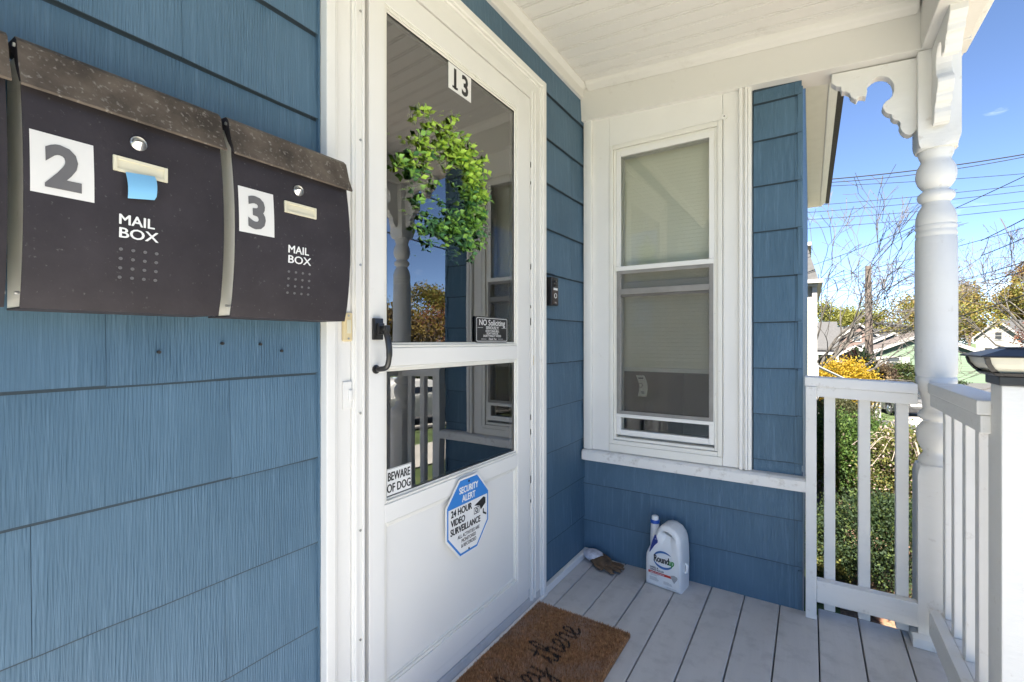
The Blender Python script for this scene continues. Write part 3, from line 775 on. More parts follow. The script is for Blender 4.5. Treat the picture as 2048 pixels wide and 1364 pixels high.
def mailbox(y0, label, number):
    W_ = .25
    r = root('mailbox', (.06, y0 + W_ / 2, 1.149), label, 'mailbox', 'black mailboxes on the front wall')
    zs = [1.1495 + .0325 * i for i in range(11)]
    fr = [(mbx(z), z) for z in zs]
    body = MB()          # front sheet with returned edges
    poly = [(x, z) for x, z in fr] + [(x - .003, z) for x, z in fr[::-1]]
    body.prism(poly, 1, y0, y0 + W_)
    body.box(.014, fr[0][0] - .003, y0 + .004, y0 + W_ - .004, 1.1496, 1.1525)
    body.build('front_panel', 'mail_black', r, bevel=.0012, smooth=30)
    for ys in (y0 + .005, y0 + W_ - .0075):
        t = MB(); t.prism([(.0135, 1.153), (fr[0][0] - .004, 1.153)] + [(x - .004, z) for x, z in fr[1:]] + [(.104, 1.490), (.060, 1.505), (.0135, 1.510)], 1, ys, ys + .0025); t.build('side_panel', 'mail_side', r)
    t = MB(); t.box(.0135, .0155, y0 + .008, y0 + W_ - .008, 1.1535, 1.505); t.build('back_panel', 'mail_side', r)
    ld = MB()
    lo = [(.016, 1.520), (.060, 1.5195), (.098, 1.516), (.107, 1.508), (.111, 1.495), (.118, 1.470), (.130, 1.445)]
    ld.prism(lo + [(x - .0024 if i > 2 else x, z - .003) for i, (x, z) in list(enumerate(lo))[::-1]], 1, y0 - .003, y0 + W_ + .003)
    lid = ld.build('lid', 'mail_lid', r, bevel=.0008, smooth=30)
    for ys, d in ((y0 - .0030, -1), (y0 + W_ + .0014, 1)):
        t = MB(); t.prism([(.060, 1.5185), (.098, 1.515), (.106, 1.507), (.110, 1.495), (.117, 1.469), (.1285, 1.4455), (.121, 1.448), (.104, 1.470), (.092, 1.492)], 1, ys, ys + .0016); t.build('lid_cheek', 'mail_black', lid)
        t = MB(); t.cyl((.100, ys, 1.503), (.100, ys + d * .0025, 1.503), .0028, 10); t.cyl((.098, ys + (.009 if d < 0 else -.009), 1.170), (.098, ys + d * .0005, 1.170), .0026, 10); t.build('rivet', 'chrome', lid)
    on = lambda s, t, e=.0012: (mbx(t) + e, y0 + s, t)
    # lock
    cyy, czz = y0 + .127, 1.412; fx = mbx(czz)
    t = MB(); t.tube([(fx, cyy, czz), (fx + .003, cyy, czz), (fx + .0042, cyy, czz), (fx + .0030, cyy, czz)], [.0108, .0108, .0085, .0075], 22); lk = t.build('lock', 'chrome', r)
    t = MB(); t.box(fx + .0030, fx + .0036, cyy - .0045, cyy + .0045, czz - .0018, czz + .0018); t.build('keyhole', 'gasket', lk)
    # name slot
    fx = mbx(1.371)
    t = MB(); ya, yb, za, zb2 = y0 + .094, y0 + .164, 1.3605, 1.3835
    frame_rect(t, fx - .001, fx + .0035, ya, yb, za, zb2, .0050); t.box(fx - .001, fx + .0014, ya + .004, yb - .004, za + .004, zb2 - .004)
    t.build('name_slot', 'cream_plastic', r, bevel=.0008)
    # lettering and perforation
    t = MB()
    text_mb(t, 'MAIL', on, .0995, 1.2815, .0215, bold=.0005, xs=.98); text_mb(t, 'BOX', on, .0995, 1.2615, .0215, bold=.0005, xs=1.14)
    t.build('lettering', 'print_white', r)
    t = MB()
    for i in range(4):
        for j in range(4):
            c = on(.104 + .0152 * i, 1.244 - .0140 * j, .0006)
            t.prism([(c[1] + .0024 * math.cos(a), c[2] + .0024 * math.sin(a)) for a in [k * math.pi / 5 for k in range(10)]], 0, c[0] - .001, c[0] + .0002)
    t.build('perforation', 'sticker_grey', r)
    if number:
        t = MB(); n = 6
        vs = [on(.006 + .066 * i, 1.3050 + .084 * j / n, .0009) for j in range(n + 1) for i in (0, 1)]
        t.add(vs, [(2 * j, 2 * j + 1, 2 * j + 3, 2 * j + 2) for j in range(n)])
        st = t.build('number_sticker', 'sticker_white', r)
        t = MB(); text_mb(t, number, lambda s, q: on(s, q, .0016), .039, 1.3180, .0800, off=.0034, xs=.92, align='CENTER'); t.build('numeral', 'sticker_grey', st)
    return r
mailbox(-.095, 'black mailbox without number sticker, at the other side of mailbox 2', None)
mailbox(.169, 'black mailbox with number 2 sticker and blue tape flap', '2')
mailbox(.438, 'black mailbox with number 3 sticker beside the door casing', '3')
t = MB(); n = 7; vs = []
for i in range(n + 1):
    q = i / n; x = mbx(1.36 - .04 * q) + .0045 + .006 * math.sin(q * 2.6); 
    vs += [(x, .277 + .001 * q, 1.3605 - .040 * q), (x + .0008, .3135 - .002 * q + (.002 if 0 < i < n else 0), 1.3640 - .038 * q)]
t.add(vs, [(2 * i, 2 * i + 1, 2 * i + 3, 2 * i + 2) for i in range(n)])
o = tag(t.build('masking_tape', 'blue_tape'), 'light blue strip of masking tape hanging from the name slot of mailbox 2', 'tape')
sf_ = o.modifiers.new('thickness', 'SOLIDIFY'); sf_.thickness = .0006

# ------------------------------------------------------------------ signs and small fittings by the door
mat('sign_blue', (.035, .21, .60), .35)
mat('sign_white', (.80, .80, .79), .32, var=.02)
mat('sign_black', (.012, .012, .013), .3)
# house number
s = MB(); s.box(.0194, .0206, 1.150, 1.268, 1.922, 2.006)
s = tag(s.build('house_number_sign', 'sign_white'), 'white house number sign reading 13 on the storm door glass', 'sign')
t = MB()
onA = lambda X: (lambda y, z: (X, y, z))
text_mb(t, '1', onA(.0209), 1.183, 1.932, .092, off=.0026, xs=.9, align='CENTER'); text_mb(t, '3', onA(.0209), 1.235, 1.932, .092, off=.0026, xs=.9, align='CENTER')
t.box(.0206, .0209, 1.169, 1.197, 1.9315, 1.9385)
t.build('lettering', 'print_black', s)
# NO Soliciting
def rrect(y0, y1, z0, z1, r, n=5):
    out = []
    for cy_, cz_, a0 in ((y1 - r, z1 - r, 0), (y0 + r, z1 - r, 90), (y0 + r, z0 + r, 180), (y1 - r, z0 + r, 270)):
        out += [(cy_ + r * math.cos(R(a0 + 90 * k / n)), cz_ + r * math.sin(R(a0 + 90 * k / n))) for k in range(n + 1)]
    return out
s = MB(); s.prism(rrect(1.286, 1.488, 1.099, 1.192, .008), 0, .0215, .0265)
s = tag(s.build('no_soliciting_sign', 'sign_black', bevel=.001), 'small black sign reading NO Soliciting on the storm door', 'sign')
t = MB(); o_ = rrect(1.2905, 1.4835, 1.1035, 1.1875, .006); i_ = rrect(1.2923, 1.4817, 1.1053, 1.1857, .005); n = len(o_)
t.add([(.0268, *q) for q in o_] + [(.0268, *q) for q in i_], [(k, (k + 1) % n, n + (k + 1) % n, n + k) for k in range(n)])
cz = onA(.0268); mid = 1.387
text_mb(t, 'NO Soliciting', cz, mid, 1.161, .0295, bold=.0004, xs=1.02, align='CENTER')
text_mb(t, 'SERIOUSLY!', cz, mid, 1.1475, .0150, bold=.0003, align='CENTER', spacing=1.05)
for k, q in enumerate(("DON'T RING BELL", "DON'T KNOCK", "DON'T MAKE IT WEIRD")): text_mb(t, q, cz, mid, 1.1372 - .0088 * k, .0105, bold=.0002, align='CENTER')
text_mb(t, 'Thank You', cz, mid, 1.1085, .0115, bold=.0001, shear=.3, align='CENTER')
t.box(.0267, .0269, 1.297, 1.328, 1.1520, 1.1530); t.box(.0267, .0269, 1.446, 1.477, 1.1520, 1.1530); t.box(.0267, .0269, 1.318, 1.350, 1.1115, 1.1125); t.box(.0267, .0269, 1.424, 1.456, 1.1115, 1.1125)
t.build('lettering', 'print_white', s)
# BEWARE OF DOG
s = MB(); s.box(.0192, .0206, .8885, .984, .676, .751)
s = tag(s.build('beware_of_dog_sign', 'sign_white'), 'white sign reading BEWARE OF DOG in the lower storm door glass', 'sign')
t = MB(); cz = onA(.0209)
text_mb(t, 'BEWARE', cz, .936, .7175, .0335, bold=.0010, xs=.66, align='CENTER'); text_mb(t, 'OF DOG', cz, .936, .6855, .0335, bold=.0010, xs=.70, align='CENTER')
frame_rect(t, .0205, .0209, .8895, .983, .677, .750, .0008)
t.build('lettering', 'print_black', s)
# octagonal security sign
oc = lambda c, hy, hz: [(c[0] + hy * a, c[1] + hz * b_) for a, b_ in ((1, .414), (.414, 1), (-.414, 1), (-1, .414), (-1, -.414), (-.414, -1), (.414, -1), (1, -.414))]
C8 = (1.228, .527)
s = MB(); s.prism(oc(C8, .116, .128), 0, .0405, .0420)
s = tag(s.build('security_sign', 'sign_white'), 'blue and white octagonal video surveillance sign on the storm door', 'sign')
t = MB(); a = oc(C8, .1105, .122); b_ = oc(C8, .1040, .1150); n = 8
t.add([(.0423, *q) for q in a] + [(.0423, *q) for q in b_], [(k, (k + 1) % n, n + (k + 1) % n, n + k) for k in range(n)])
t.add([(.0422, *q) for q in ((C8[0] + .109, C8[1] + .050), (C8[0] + .0458, C8[1] + .121), (C8[0] - .0458, C8[1] + .121), (C8[0] - .109, C8[1] + .050), (C8[0] - .109, C8[1] + .042), (C8[0] + .109, C8[1] + .042))], [(0, 1, 2, 3, 4, 5)])
t.build('blue_band', 'sign_blue', s)
t = MB(); cz = onA(.0425); c0, c1 = C8
text_mb(t, 'SECURITY', cz, c0, c1 + .0795, .0300, bold=.0011, xs=.76, align='CENTER'); text_mb(t, 'ALERT', cz, c0, c1 + .0510, .0300, bold=.0011, xs=.82, align='CENTER'); t.build('lettering', 'print_white', s)
t = MB()
text_mb(t, '24 HOUR', cz, c0 - .092, c1 + .0150, .0310, bold=.0012, xs=.84); text_mb(t, 'VIDEO', cz, c0 - .092, c1 - .0140, .0300, bold=.0012, xs=.82); text_mb(t, 'SURVEILLANCE', cz, c0 - .0945, c1 - .0425, .0300, bold=.0012, xs=.78)
for k, q in enumerate(('ALL ACTIVITIES ARE', 'MONITORED', '& RECORDED')): text_mb(t, q, cz, c0, c1 - .0640 - .0165 * k, .0165, bold=.0003, xs=.80, align='CENTER')
# camera pictogram
q = lambda pts: t.add([(.0425, c0 + a_, c1 + b2) for a_, b2 in pts], [tuple(range(len(pts)))])
q([(.030, .020), (.082, .037), (.094, .031), (.094, .012), (.066, -.004), (.060, .012)])
frame_rect(t, .0424, .0426, c0 + .028, c0 + .058, c1 - .010, c1 + .012, .0022)
t.tube([(.0425, c0 + .043 + .006 * math.cos(a_), c1 + .001 + .006 * math.sin(a_)) for a_ in [k * .5 for k in range(14)]], .0016, 4)
q([(.078, -.004), (.084, -.004), (.084, -.016), (.099, -.024), (.099, -.031), (.078, -.020)])
t.build('pictogram_print', 'print_black', s)
t = MB(); t.cyl((.0420, c0, c1 + .112), (.0440, c0, c1 + .112), .0035, 10); t.cyl((.0420, c0, c1 - .112), (.0440, c0, c1 - .112), .003, 10); t.box(.0206, .0405, c0 - .004, c0 + .004, c1 + .085, c1 + .093); t.build('screw', 'gasket', s)
# video doorbell
d = MB(); d.prism(rrect(1.812, 1.876, 1.262, 1.388, .006), 0, .0135, .046)
d = tag(d.build('video_doorbell', 'black_metal', bevel=.003), 'dark brown video doorbell on the blue shingles by the door', 'doorbell')
mat('doorbell_brown', (.055, .040, .035), .35)
t = MB(); t.prism(rrect(1.8155, 1.8725, 1.266, 1.336, .004), 0, .0462, .0478); t.build('faceplate', 'doorbell_brown', d, bevel=.001)
t = MB(); t.tube([(.046, 1.846, 1.363), (.050, 1.846, 1.363), (.0515, 1.846, 1.363)], [.013, .012, .004], 18); t.build('lens', 'solar_panel', d, smooth=30)
t = MB(); t.box(.0479, .0482, 1.826, 1.864, 1.3305, 1.3405); t.tube([(.0482, 1.8445 + .0105 * math.cos(a_), 1.306 + .0105 * math.sin(a_)) for a_ in [k * .42 for k in range(16)]], .0014, 5); text_mb(t, 'ring', onA(.0482), 1.8445, 1.2735, .010, align='CENTER'); t.build('button_ring', 'print_white', d)
# ivory bell push and white latch plate on the left casing
d = MB(); d.box(.0252, .0335, .7400, .7675, 1.104, 1.176)
d = tag(d.build('bell_push', 'ivory_plastic', bevel=.004), 'yellowed ivory bell push plate on the casing below mailbox 3', 'doorbell')
t = MB(); t.box(.0336, .0362, .7485, .7605, 1.124, 1.158); t.build('push_button', 'cream_plastic', d, bevel=.003)
t = MB(); t.cyl((.0334, .7545, 1.168), (.0350, .7545, 1.168), .0028, 8); t.cyl((.0334, .7545, 1.111), (.0350, .7545, 1.111), .0028, 8); t.build('screw', 'screw', d)
d = MB(); d.box(.0252, .0300, .7420, .7678, .936, 1.004); d.box(.0300, .0350, .756, .766, .955, .982)
tag(d.build('strike_plate', 'white_metal', bevel=.002), 'white painted strike plate on the door casing under the bell push', 'latch')
d = MB(); d.box(.0306, .0330, 1.6685, 1.6785, 1.005, 1.045); d.box(.0330, .0345, 1.671, 1.676, 1.012, 1.038)
tag(d.build('hinge_label', 'ivory_plastic', bevel=.001), 'small yellowed plate on the hinge side of the storm door frame', 'plate')
for (y, z) in ((.3625, 1.085), (.470, 1.100), (.5465, 1.098), (.594, 1.083)):
    d = MB(); d.cyl((.008, y, z), (.0145, y, z), .0030, 8); d.build('screw_hole', 'gasket', wallA)

# ------------------------------------------------------------------ wreath on the entry door
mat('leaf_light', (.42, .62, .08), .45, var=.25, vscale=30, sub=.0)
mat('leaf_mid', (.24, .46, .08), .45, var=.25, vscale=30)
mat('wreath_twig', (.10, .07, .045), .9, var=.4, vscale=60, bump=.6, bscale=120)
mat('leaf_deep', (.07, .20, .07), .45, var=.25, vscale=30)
wr = root('wreath', (-.06, 1.150, 1.42), 'green leafy boxwood wreath hanging behind the storm door glass', 'wreath')
rng = random.Random(3)
WC = Vector((-.048, 1.150, 1.608))
t = MB(); t.tube([WC + Vector((0, .150 * math.cos(a_), .150 * math.sin(a_))) for a_ in [k * math.pi / 16 for k in range(33)]], .022, 8); t.build('ring', 'wreath_twig', wr, smooth=True)
lf = MB()
def leaf(mb, p, d, up, L, w_, mi):
    d = d.normalized(); s_ = d.cross(up); s_ = s_.normalized() if s_.length > 1e-4 else d.orthogonal().normalized(); n_ = s_.cross(d)
    mb.add([p, p + d * L * .45 + s_ * w_ + n_ * w_ * .35, p + d * L, p + d * L * .45 - s_ * w_ + n_ * w_ * .35, p + d * L * .5], [(0, 1, 4), (1, 2, 4), (2, 3, 4), (3, 0, 4)], mi)
for i in range(1700):
    a_ = rng.choice((rng.uniform(0, 2 * math.pi), rng.gauss(-.2, .9))); rr = .145 + rng.gauss(0, .034); 
    base = WC + Vector((rng.uniform(-.01, .030), rr * math.cos(a_), rr * math.sin(a_)))
    rad = Vector((0, math.cos(a_), math.sin(a_))); tan = Vector((0, -math.sin(a_), math.cos(a_)))
    dirn = (rad * rng.gauss(.28, .55) + tan * rng.choice((-1, 1)) * rng.uniform(.1, 1.0) + Vector((rng.uniform(.2, 1.0), 0, 0))).normalized()
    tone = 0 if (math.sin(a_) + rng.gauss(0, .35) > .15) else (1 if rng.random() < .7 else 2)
    ln = rng.uniform(.025, .075)
    for k in range(6):
        q_ = base + dirn * ln * k / 5
        for sgn in (0, 1):
            ang = k * 1.7 + sgn * math.pi
            o1 = dirn.orthogonal().normalized(); o2 = dirn.cross(o1)
            ld_ = (o1 * math.cos(ang) + o2 * math.sin(ang)) * .8 + dirn * .7
            leaf(lf, q_, ld_, Vector((1, .2, .3)), rng.uniform(.018, .030), rng.uniform(.006, .0095), tone if rng.random() < .8 else min(2, tone + 1))
lf.build('leaves', ['leaf_light', 'leaf_mid', 'leaf_deep'], wr)

# ------------------------------------------------------------------ doormat
mat('coir', (.50, .275, .125), .9, var=.45, vscale=60, dirt=(.52, .37, .27), dscale=9, dlo=.46, dhi=.68)
mat('coir_dark', (.32, .155, .065), .9, var=.5, vscale=80)
mat('coir_black', (.030, .026, .022), .9, var=.4, vscale=80)
dm = MB(); MX0, MX1, MY0, MY1 = .078, .437, .93, 1.700
MX0 = .044
dm.prism(rrect(MX0, MX1, MY0, MY1, .006), 2, .0012, .0125)
dmat = tag(dm.build('doormat', 'coir_dark'), 'brown coir doormat with black script lettering in front of the door', 'doormat')
def script_strokes():
    L = {'h': ([(-.1, .15), (.25, 1.0), (.38, 1.75), (.25, 2.0), (.12, 1.6), (.08, .7), (.06, 0)], [(.06, 0), (.12, .6), (.32, .95), (.46, .8), (.46, .3), (.56, .02), (.78, .2)], .78),
         'e': ([(0, .2), (.3, .45), (.46, .8), (.32, 1.0), (.12, .8), (.08, .35), (.24, .0), (.62, .2)], None, .62),
         'y': ([(0, .8), (.08, .9), (.10, .3), (.25, .05), (.44, .3), (.50, .95)], [(.50, .95), (.46, .1), (.36, -.7), (.16, -.95), (.04, -.7), (.3, -.2), (.8, .25)], .8),
         't': ([(0, .2), (.22, 1.0), (.30, 1.75), (.22, .6), (.26, .05), (.44, .05), (.58, .2)], [(-.08, 1.22), (.25, 1.28), (.62, 1.36)], .58),
         'r': ([(0, .2), (.14, .9), (.20, 1.08), (.26, .88), (.48, .90), (.46, .3), (.56, .02), (.72, .2)], None, .72), ' ': (None, None, .5)}
    out = []; x = 0
    for c in 'hey there':
        a_, b2, w_ = L[c]
        for s_ in (a_, b2):
            if s_: out.append([Vector((p_[0] + x, p_[1])) for p_ in s_])
        x += w_
    return out, x
strokes, tw = script_strokes()
SC = .066; YE = 1.615
segs = []
for s_ in strokes:
    sp = spline(s_, 8)
    P_ = [(.278 - p_.y * SC, YE - (tw - p_.x) * SC * 1.0) for p_ in sp]
    segs += [(Vector(P_[i]), Vector(P_[i + 1])) for i in range(len(P_) - 1)]
def on_stroke(x, y, w_):
    p_ = Vector((x, y))
    for a_, b2 in segs:
        if abs(a_.y - y) > .03: continue
        d_ = b2 - a_; t_ = max(0, min(1, (p_ - a_).dot(d_) / max(1e-9, d_.length_squared)))
        if (a_ + d_ * t_ - p_).length < w_: return True
    return False
pile = MB(); rng = random.Random(5)
for i in range(62000):
    x, y = rng.uniform(MX0 + .002, MX1 - .002), MY1 - .002 - (MY1 - MY0 - .004) * rng.random()
    a_ = rng.uniform(0, 6.283); ti = rng.uniform(.05, .55); hh = rng.uniform(.007, .0125); w_ = .0009
    bx_, by_ = math.cos(a_) * ti * hh, math.sin(a_) * ti * hh
    px_, py_ = -math.sin(a_) * w_, math.cos(a_) * w_
    mi = 2 if on_stroke(x + bx_ * .5, y + by_ * .5, .0040 + rng.gauss(0, .0003)) else (1 if rng.random() < .35 else 0)
    z0 = .0115
    pile.add([(x - px_, y - py_, z0), (x + px_, y + py_, z0), (x + bx_ + px_ * .5, y + by_ + py_ * .5, z0 + hh * (1 - .4 * ti)), (x + bx_ - px_ * .5, y + by_ - py_ * .5, z0 + hh * (1 - .4 * ti))], [(0, 1, 2, 3)], mi)
stuff(pile.build('coir_pile', ['coir', 'coir_dark', 'coir_black'], dmat))

# ------------------------------------------------------------------ weed-killer jug
mat('jug_white', (.80, .80, .79), .28, spec=.5, sub=.0)
mat('jug_blue', (.02, .04, .22), .35)
mat('cap_blue', (.03, .10, .42), .35)
mat('logo_blue', (.04, .14, .36), .35, var=.3, vscale=30)
mat('logo_green', (.05, .26, .06), .4)
mat('label_red', (.52, .035, .02), .4)
mat('label_grey', (.35, .35, .35), .5)
JA = R(-7.8); JO = Vector((.368, 2.110, .0008))
jx, jy = Vector((math.cos(JA), math.sin(JA), 0)), Vector((-math.sin(JA), math.cos(JA), 0))
JW, JD = .160, .118
J = lambda s, d, t: JO + jx * s + jy * d + Vector((0, 0, t * .95))
jug = root('weedkiller_jug', J(JW / 2, JD / 2, 0), 'white plastic weed killer jug with handle and pump tube against the wall', 'jug')
out = [(0, 0), (.05, 0), (.11, 0), (JW, 0), (JW + .001, .06), (JW + .002, .12), (JW + .001, .20), (JW - .002, .235), (JW - .010, .262), (JW - .028, .284), (.105, .296), (.085, .297), (.068, .291), (.056, .276), (.044, .250), (.030, .215), (.013, .175), (.002, .150), (-.001, .13), (-.001, .06)]
N = 96; HC = Vector((.104, .259))
oo = [Vector(p_) for p_ in out]
def cast(ang):
    d_ = Vector((math.cos(ang), math.sin(ang))); best = None
    for i in range(len(oo)):
        a_, b2 = oo[i], oo[(i + 1) % len(oo)]; e = b2 - a_
        den = d_.x * e.y - d_.y * e.x
        if abs(den) < 1e-9: continue
        w_ = a_ - HC; t_ = (w_.x * e.y - w_.y * e.x) / den; u_ = (w_.x * d_.y - w_.y * d_.x) / den
        if t_ > 0 and -1e-6 <= u_ <= 1 + 1e-6 and (best is None or t_ > best): best = t_
    return HC + d_ * best
angs = sorted([2 * math.pi * k / N for k in range(N)] + [math.atan2((p_ - HC).y, (p_ - HC).x) % (2 * math.pi) for p_ in oo[:4]])
N = len(angs); b = MB(); vs = []
for a_ in angs:
    P_ = cast(a_)
    hx, hy = .027 * math.cos(a_), .0095 * math.sin(a_); sl_ = -.16
    Hp = Vector((HC.x + hx, HC.y + hy + hx * sl_))
    def inset(f): 
        v_ = P_ + (Hp - P_).normalized() * f
        return v_
    hm = lambda f: Hp + (P_ - Hp) * f
    sec = [(P_, JD * .5), (P_, JD * .18), (inset(.003), JD * .08), (inset(.010), .006), (inset(.022), .0005), (hm(.50), .0), (hm(.24), .003), (hm(.09), .009), (Hp, .020), (Hp, JD - .020), (hm(.09), JD - .009), (hm(.24), JD - .003), (hm(.5), JD), (inset(.022), JD - .0005), (inset(.010), JD - .006), (inset(.003), JD * .92), (P_, JD * .82)]
    for p_, d_ in sec: vs.append(J(p_.x, d_, max(0, p_.y)))
M = 17
b.add(vs, [(i * M + k, i * M + (k + 1) % M, ((i + 1) % N) * M + (k + 1) % M, ((i + 1) % N) * M + k) for i in range(N) for k in range(M)])
bo = b.build('bottle', 'jug_white', jug, smooth=50)
t = MB(); t.tube([J(.016, .070, .10), J(.016, .070, .20), J(.017, .070, .272), J(.017, .070, .276)], [.022, .021, .019, .014], 22); t.build('pump_tube', 'jug_white', jug, smooth=40)
t = MB(); t.tube([J(.017, .070, .2745), J(.017, .070, .276), J(.017, .070, .288), J(.017, .070, .291)], [.019, .0215, .0210, .0170], 22); t.build('collar', 'cap_blue', jug, smooth=40)
t = MB(); t.tube([J(.017, .070, .2912), J(.017, .070, .306), J(.017, .070, .309), J(.017, .070, .3095)], [.0160, .0150, .0125, .004], 22); t.build('cap', 'jug_white', jug, smooth=40)
t = MB(); t.tube([J(JW + .002, .055, .085), J(JW + .010, .055, .092), J(JW + .011, .055, .120), J(JW + .002, .055, .128)], .006, 8); t.build('hose_clip', 'jug_white', jug, smooth=50)
on = lambda s_, t_, e=-.0012: J(s_, e, t_)
def patch(mb, pts, e=-.0012): mb.add([on(a_, c_, e) for a_, c_ in pts], [tuple(range(len(pts)))])
t = MB(); patch(t, [(.022, .158), (.046, .198), (.060, .214), (.060, .226), (.050, .250), (.046, .248), (.034, .215), (.021, .165)], -.0016); t.build('side_label', 'jug_blue', bo)
lg = MB()
def crescent(mb, cx_, cz_, rx, rz, a0, a1, th, n=26):
    vs = []
    for k in range(n + 1):
        f_ = k / n; a_ = R(a0 + (a1 - a0) * f_); w_ = th * math.sin(math.pi * f_) ** .7
        vs += [on(cx_ + rx * math.cos(a_), cz_ + rz * math.sin(a_)), on(cx_ + (rx - w_) * math.cos(a_), cz_ + (rz - w_) * math.sin(a_))]
    mb.add(vs, [(2 * k, 2 * k + 1, 2 * k + 3, 2 * k + 2) for k in range(n)])
crescent(lg, .085, .138, .046, .042, 40, 168, .010); crescent(lg, .085, .138, .046, .042, 190, 345, .011)
lg.build('logo_swoosh', 'logo_blue', bo)
lg = MB(); text_mb(lg, 'Round', lambda a_, c_: on(a_, c_, -.0018), .041, .124, .046, bold=.0011, xs=.58, nrm=(0, -1, 0)); lg.build('lettering', 'print_black', bo)
lg = MB(); text_mb(lg, 'up', lambda a_, c_: on(a_, c_, -.0018), .1085, .124, .044, bold=.0011, xs=.56, shear=.2, nrm=(0, -1, 0)); lg.build('lettering', 'logo_green', bo)
lg = MB(); text_mb(lg, 'WEED &', on, .024, .0885, .0115, bold=.0003, xs=.9, nrm=(0, -1, 0)); text_mb(lg, 'GRASS KILLER', on, .024, .0785, .0115, bold=.0003, xs=.9, nrm=(0, -1, 0)); lg.build('lettering', 'print_black', bo)
lg = MB(); patch(lg, [(.016, .064), (.122, .064), (.122, .075), (.016, .075)]); lg.build('red_band', 'label_red', bo)
lg = MB(); text_mb(lg, 'WEEDS TO THE ROOT', lambda a_, c_: on(a_, c_, -.0018), .023, .067, .0066, bold=.0002, nrm=(0, -1, 0)); text_mb(lg, 'TO', lambda a_, c_: on(a_, c_, -.0022), .0475, .226, .008, nrm=(0, -1, 0)); lg.build('lettering', 'print_white', bo)
lg = MB(); patch(lg, [(.120, .079), (.134, .083), (.148, .079), (.149, .070), (.134, .046), (.119, .070)], -.0017); lg.build('shield_print', 'label_grey', bo)
lg = MB()
for k, (a_, c_, w_) in enumerate([(.026, .0595, .040), (.026, .055, .030), (.022, .046, .036), (.022, .0425, .034), (.022, .039, .040), (.022, .0355, .044), (.022, .032, .040), (.086, .040, .026), (.086, .0365, .036), (.086, .033, .038), (.086, .0295, .040), (.100, .018, .044)]):
    patch(lg, [(a_, c_), (a_ + w_, c_), (a_ + w_, c_ + .0013), (a_, c_ + .0013)])
lg.build('small_print', 'label_grey', bo)

# ------------------------------------------------------------------ work glove in the corner
mat('glove_brown', (.12, .075, .042), .8, var=.35, vscale=40, bump=.4, bscale=140)
mat('glove_cuff', (.60, .60, .66), .85, var=.25, vscale=45, bump=.4, bscale=140)
GSX = .026
gl = root('work_glove', (.09 + GSX, 2.17, .0), 'worn brown work glove with pale grey cuff lying in porch corner', 'glove')
def blob(mb, pts, rs, n=10, flat=.55, mi=0):
    t_ = MB(); t_.tube(pts, rs, n)
    zc_ = [Vector(p_).z for p_ in pts]
    mb.add([(v_[0] + GSX, v_[1], .0015 + (v_[2]) * flat) for v_ in t_.v], t_.f, mi)
t = MB()
blob(t, [(.055, 2.180, .040), (.075, 2.172, .042), (.115, 2.155, .040), (.150, 2.150, .036), (.165, 2.148, .030)], [.020, .036, .042, .036, .012], 14)
blob(t, [(.140, 2.175, .030), (.175, 2.178, .030), (.200, 2.186, .026), (.214, 2.190, .022)], [.016, .015, .013, .006])
blob(t, [(.145, 2.158, .036), (.180, 2.156, .034), (.212, 2.160, .026), (.226, 2.162, .020)], [.015, .0145, .013, .006])
blob(t, [(.145, 2.142, .034), (.180, 2.134, .032), (.210, 2.130, .024), (.222, 2.128, .018)], [.015, .014, .013, .006])
blob(t, [(.140, 2.126, .030), (.165, 2.112, .028), (.186, 2.102, .022), (.196, 2.096, .016)], [.014, .014, .013, .006])
blob(t, [(.085, 2.148, .030), (.105, 2.122, .028), (.128, 2.106, .024), (.140, 2.100, .018)], [.018, .015, .014, .006])
t.build('hand', 'glove_brown', gl, smooth=True)
t = MB(); blob(t, [(-.0 + .022, 2.203, .034), (.030, 2.200, .040), (.055, 2.186, .050), (.082, 2.172, .052), (.090, 2.168, .046)], [.020, .036, .042, .041, .034], 16, .62); t.build('cuff', 'glove_cuff', gl, smooth=True)
t = MB(); blob(t, [(.026, 2.222, .052), (.070, 2.208, .060), (.120, 2.190, .056), (.150, 2.184, .046)], [.012, .014, .014, .006], 10, .62); t.build('flap', 'glove_brown', gl, smooth=True)
# ------------------------------------------------------------------ ground, drive, street
def sm(a, b, x): t = max(0, min(1, (x - a) / (b - a))); return t * t * (3 - 2 * t)
def g(x, y):
    r_ = math.hypot(max(0, abs(x - .5) - 1), max(0, abs(y - 1) - 1.5))
    dip = .85 * math.exp(-((x - 6.0) ** 2 + (y - 36.0) ** 2) / 90.0)      # the drive with the SUV lies in a hollow
    return -1.22 - 1.25 * sm(2.5, 26, r_) - .2 * sm(26, 60, r_) - dip
def sheet(name, m, xs, ys, dz, parent=None):
    mb = MB(); nx, ny = len(xs), len(ys)
    mb.add([(x, y, g(x, y) + dz) for y in ys for x in xs], [(j * nx + i, j * nx + i + 1, (j + 1) * nx + i + 1, (j + 1) * nx + i) for j in range(ny - 1) for i in range(nx - 1)])
    o = mb.build(name, m, origin=(0, 0, 0)); return struct(o)
def lin(a, b, n): return [a + (b - a) * i / n for i in range(n + 1)]
mat('lawn', (.048, .075, .020), .95, var=.45, vscale=1.2, bump=.8, bscale=40, dirt=(.10, .085, .04), dscale=.8, dlo=.5, dhi=.8)
mat('asphalt', (.05, .05, .052), .85, var=.15, vscale=2, bump=.5, bscale=120)
mat('concrete', (.35, .335, .31), .85, var=.10, vscale=2, bump=.3, bscale=80)
mat('mulch', (.13, .078, .048), .95, var=.55, vscale=45, bump=1.0, bscale=70)
far = [-900, -400, -200, -120, -80, -60]
sheet('ground', 'lawn', far + lin(-45, 60, 70) + [80, 120, 200, 400, 900], far + lin(-45, 70, 76) + [80, 120, 200, 400, 900], 0)
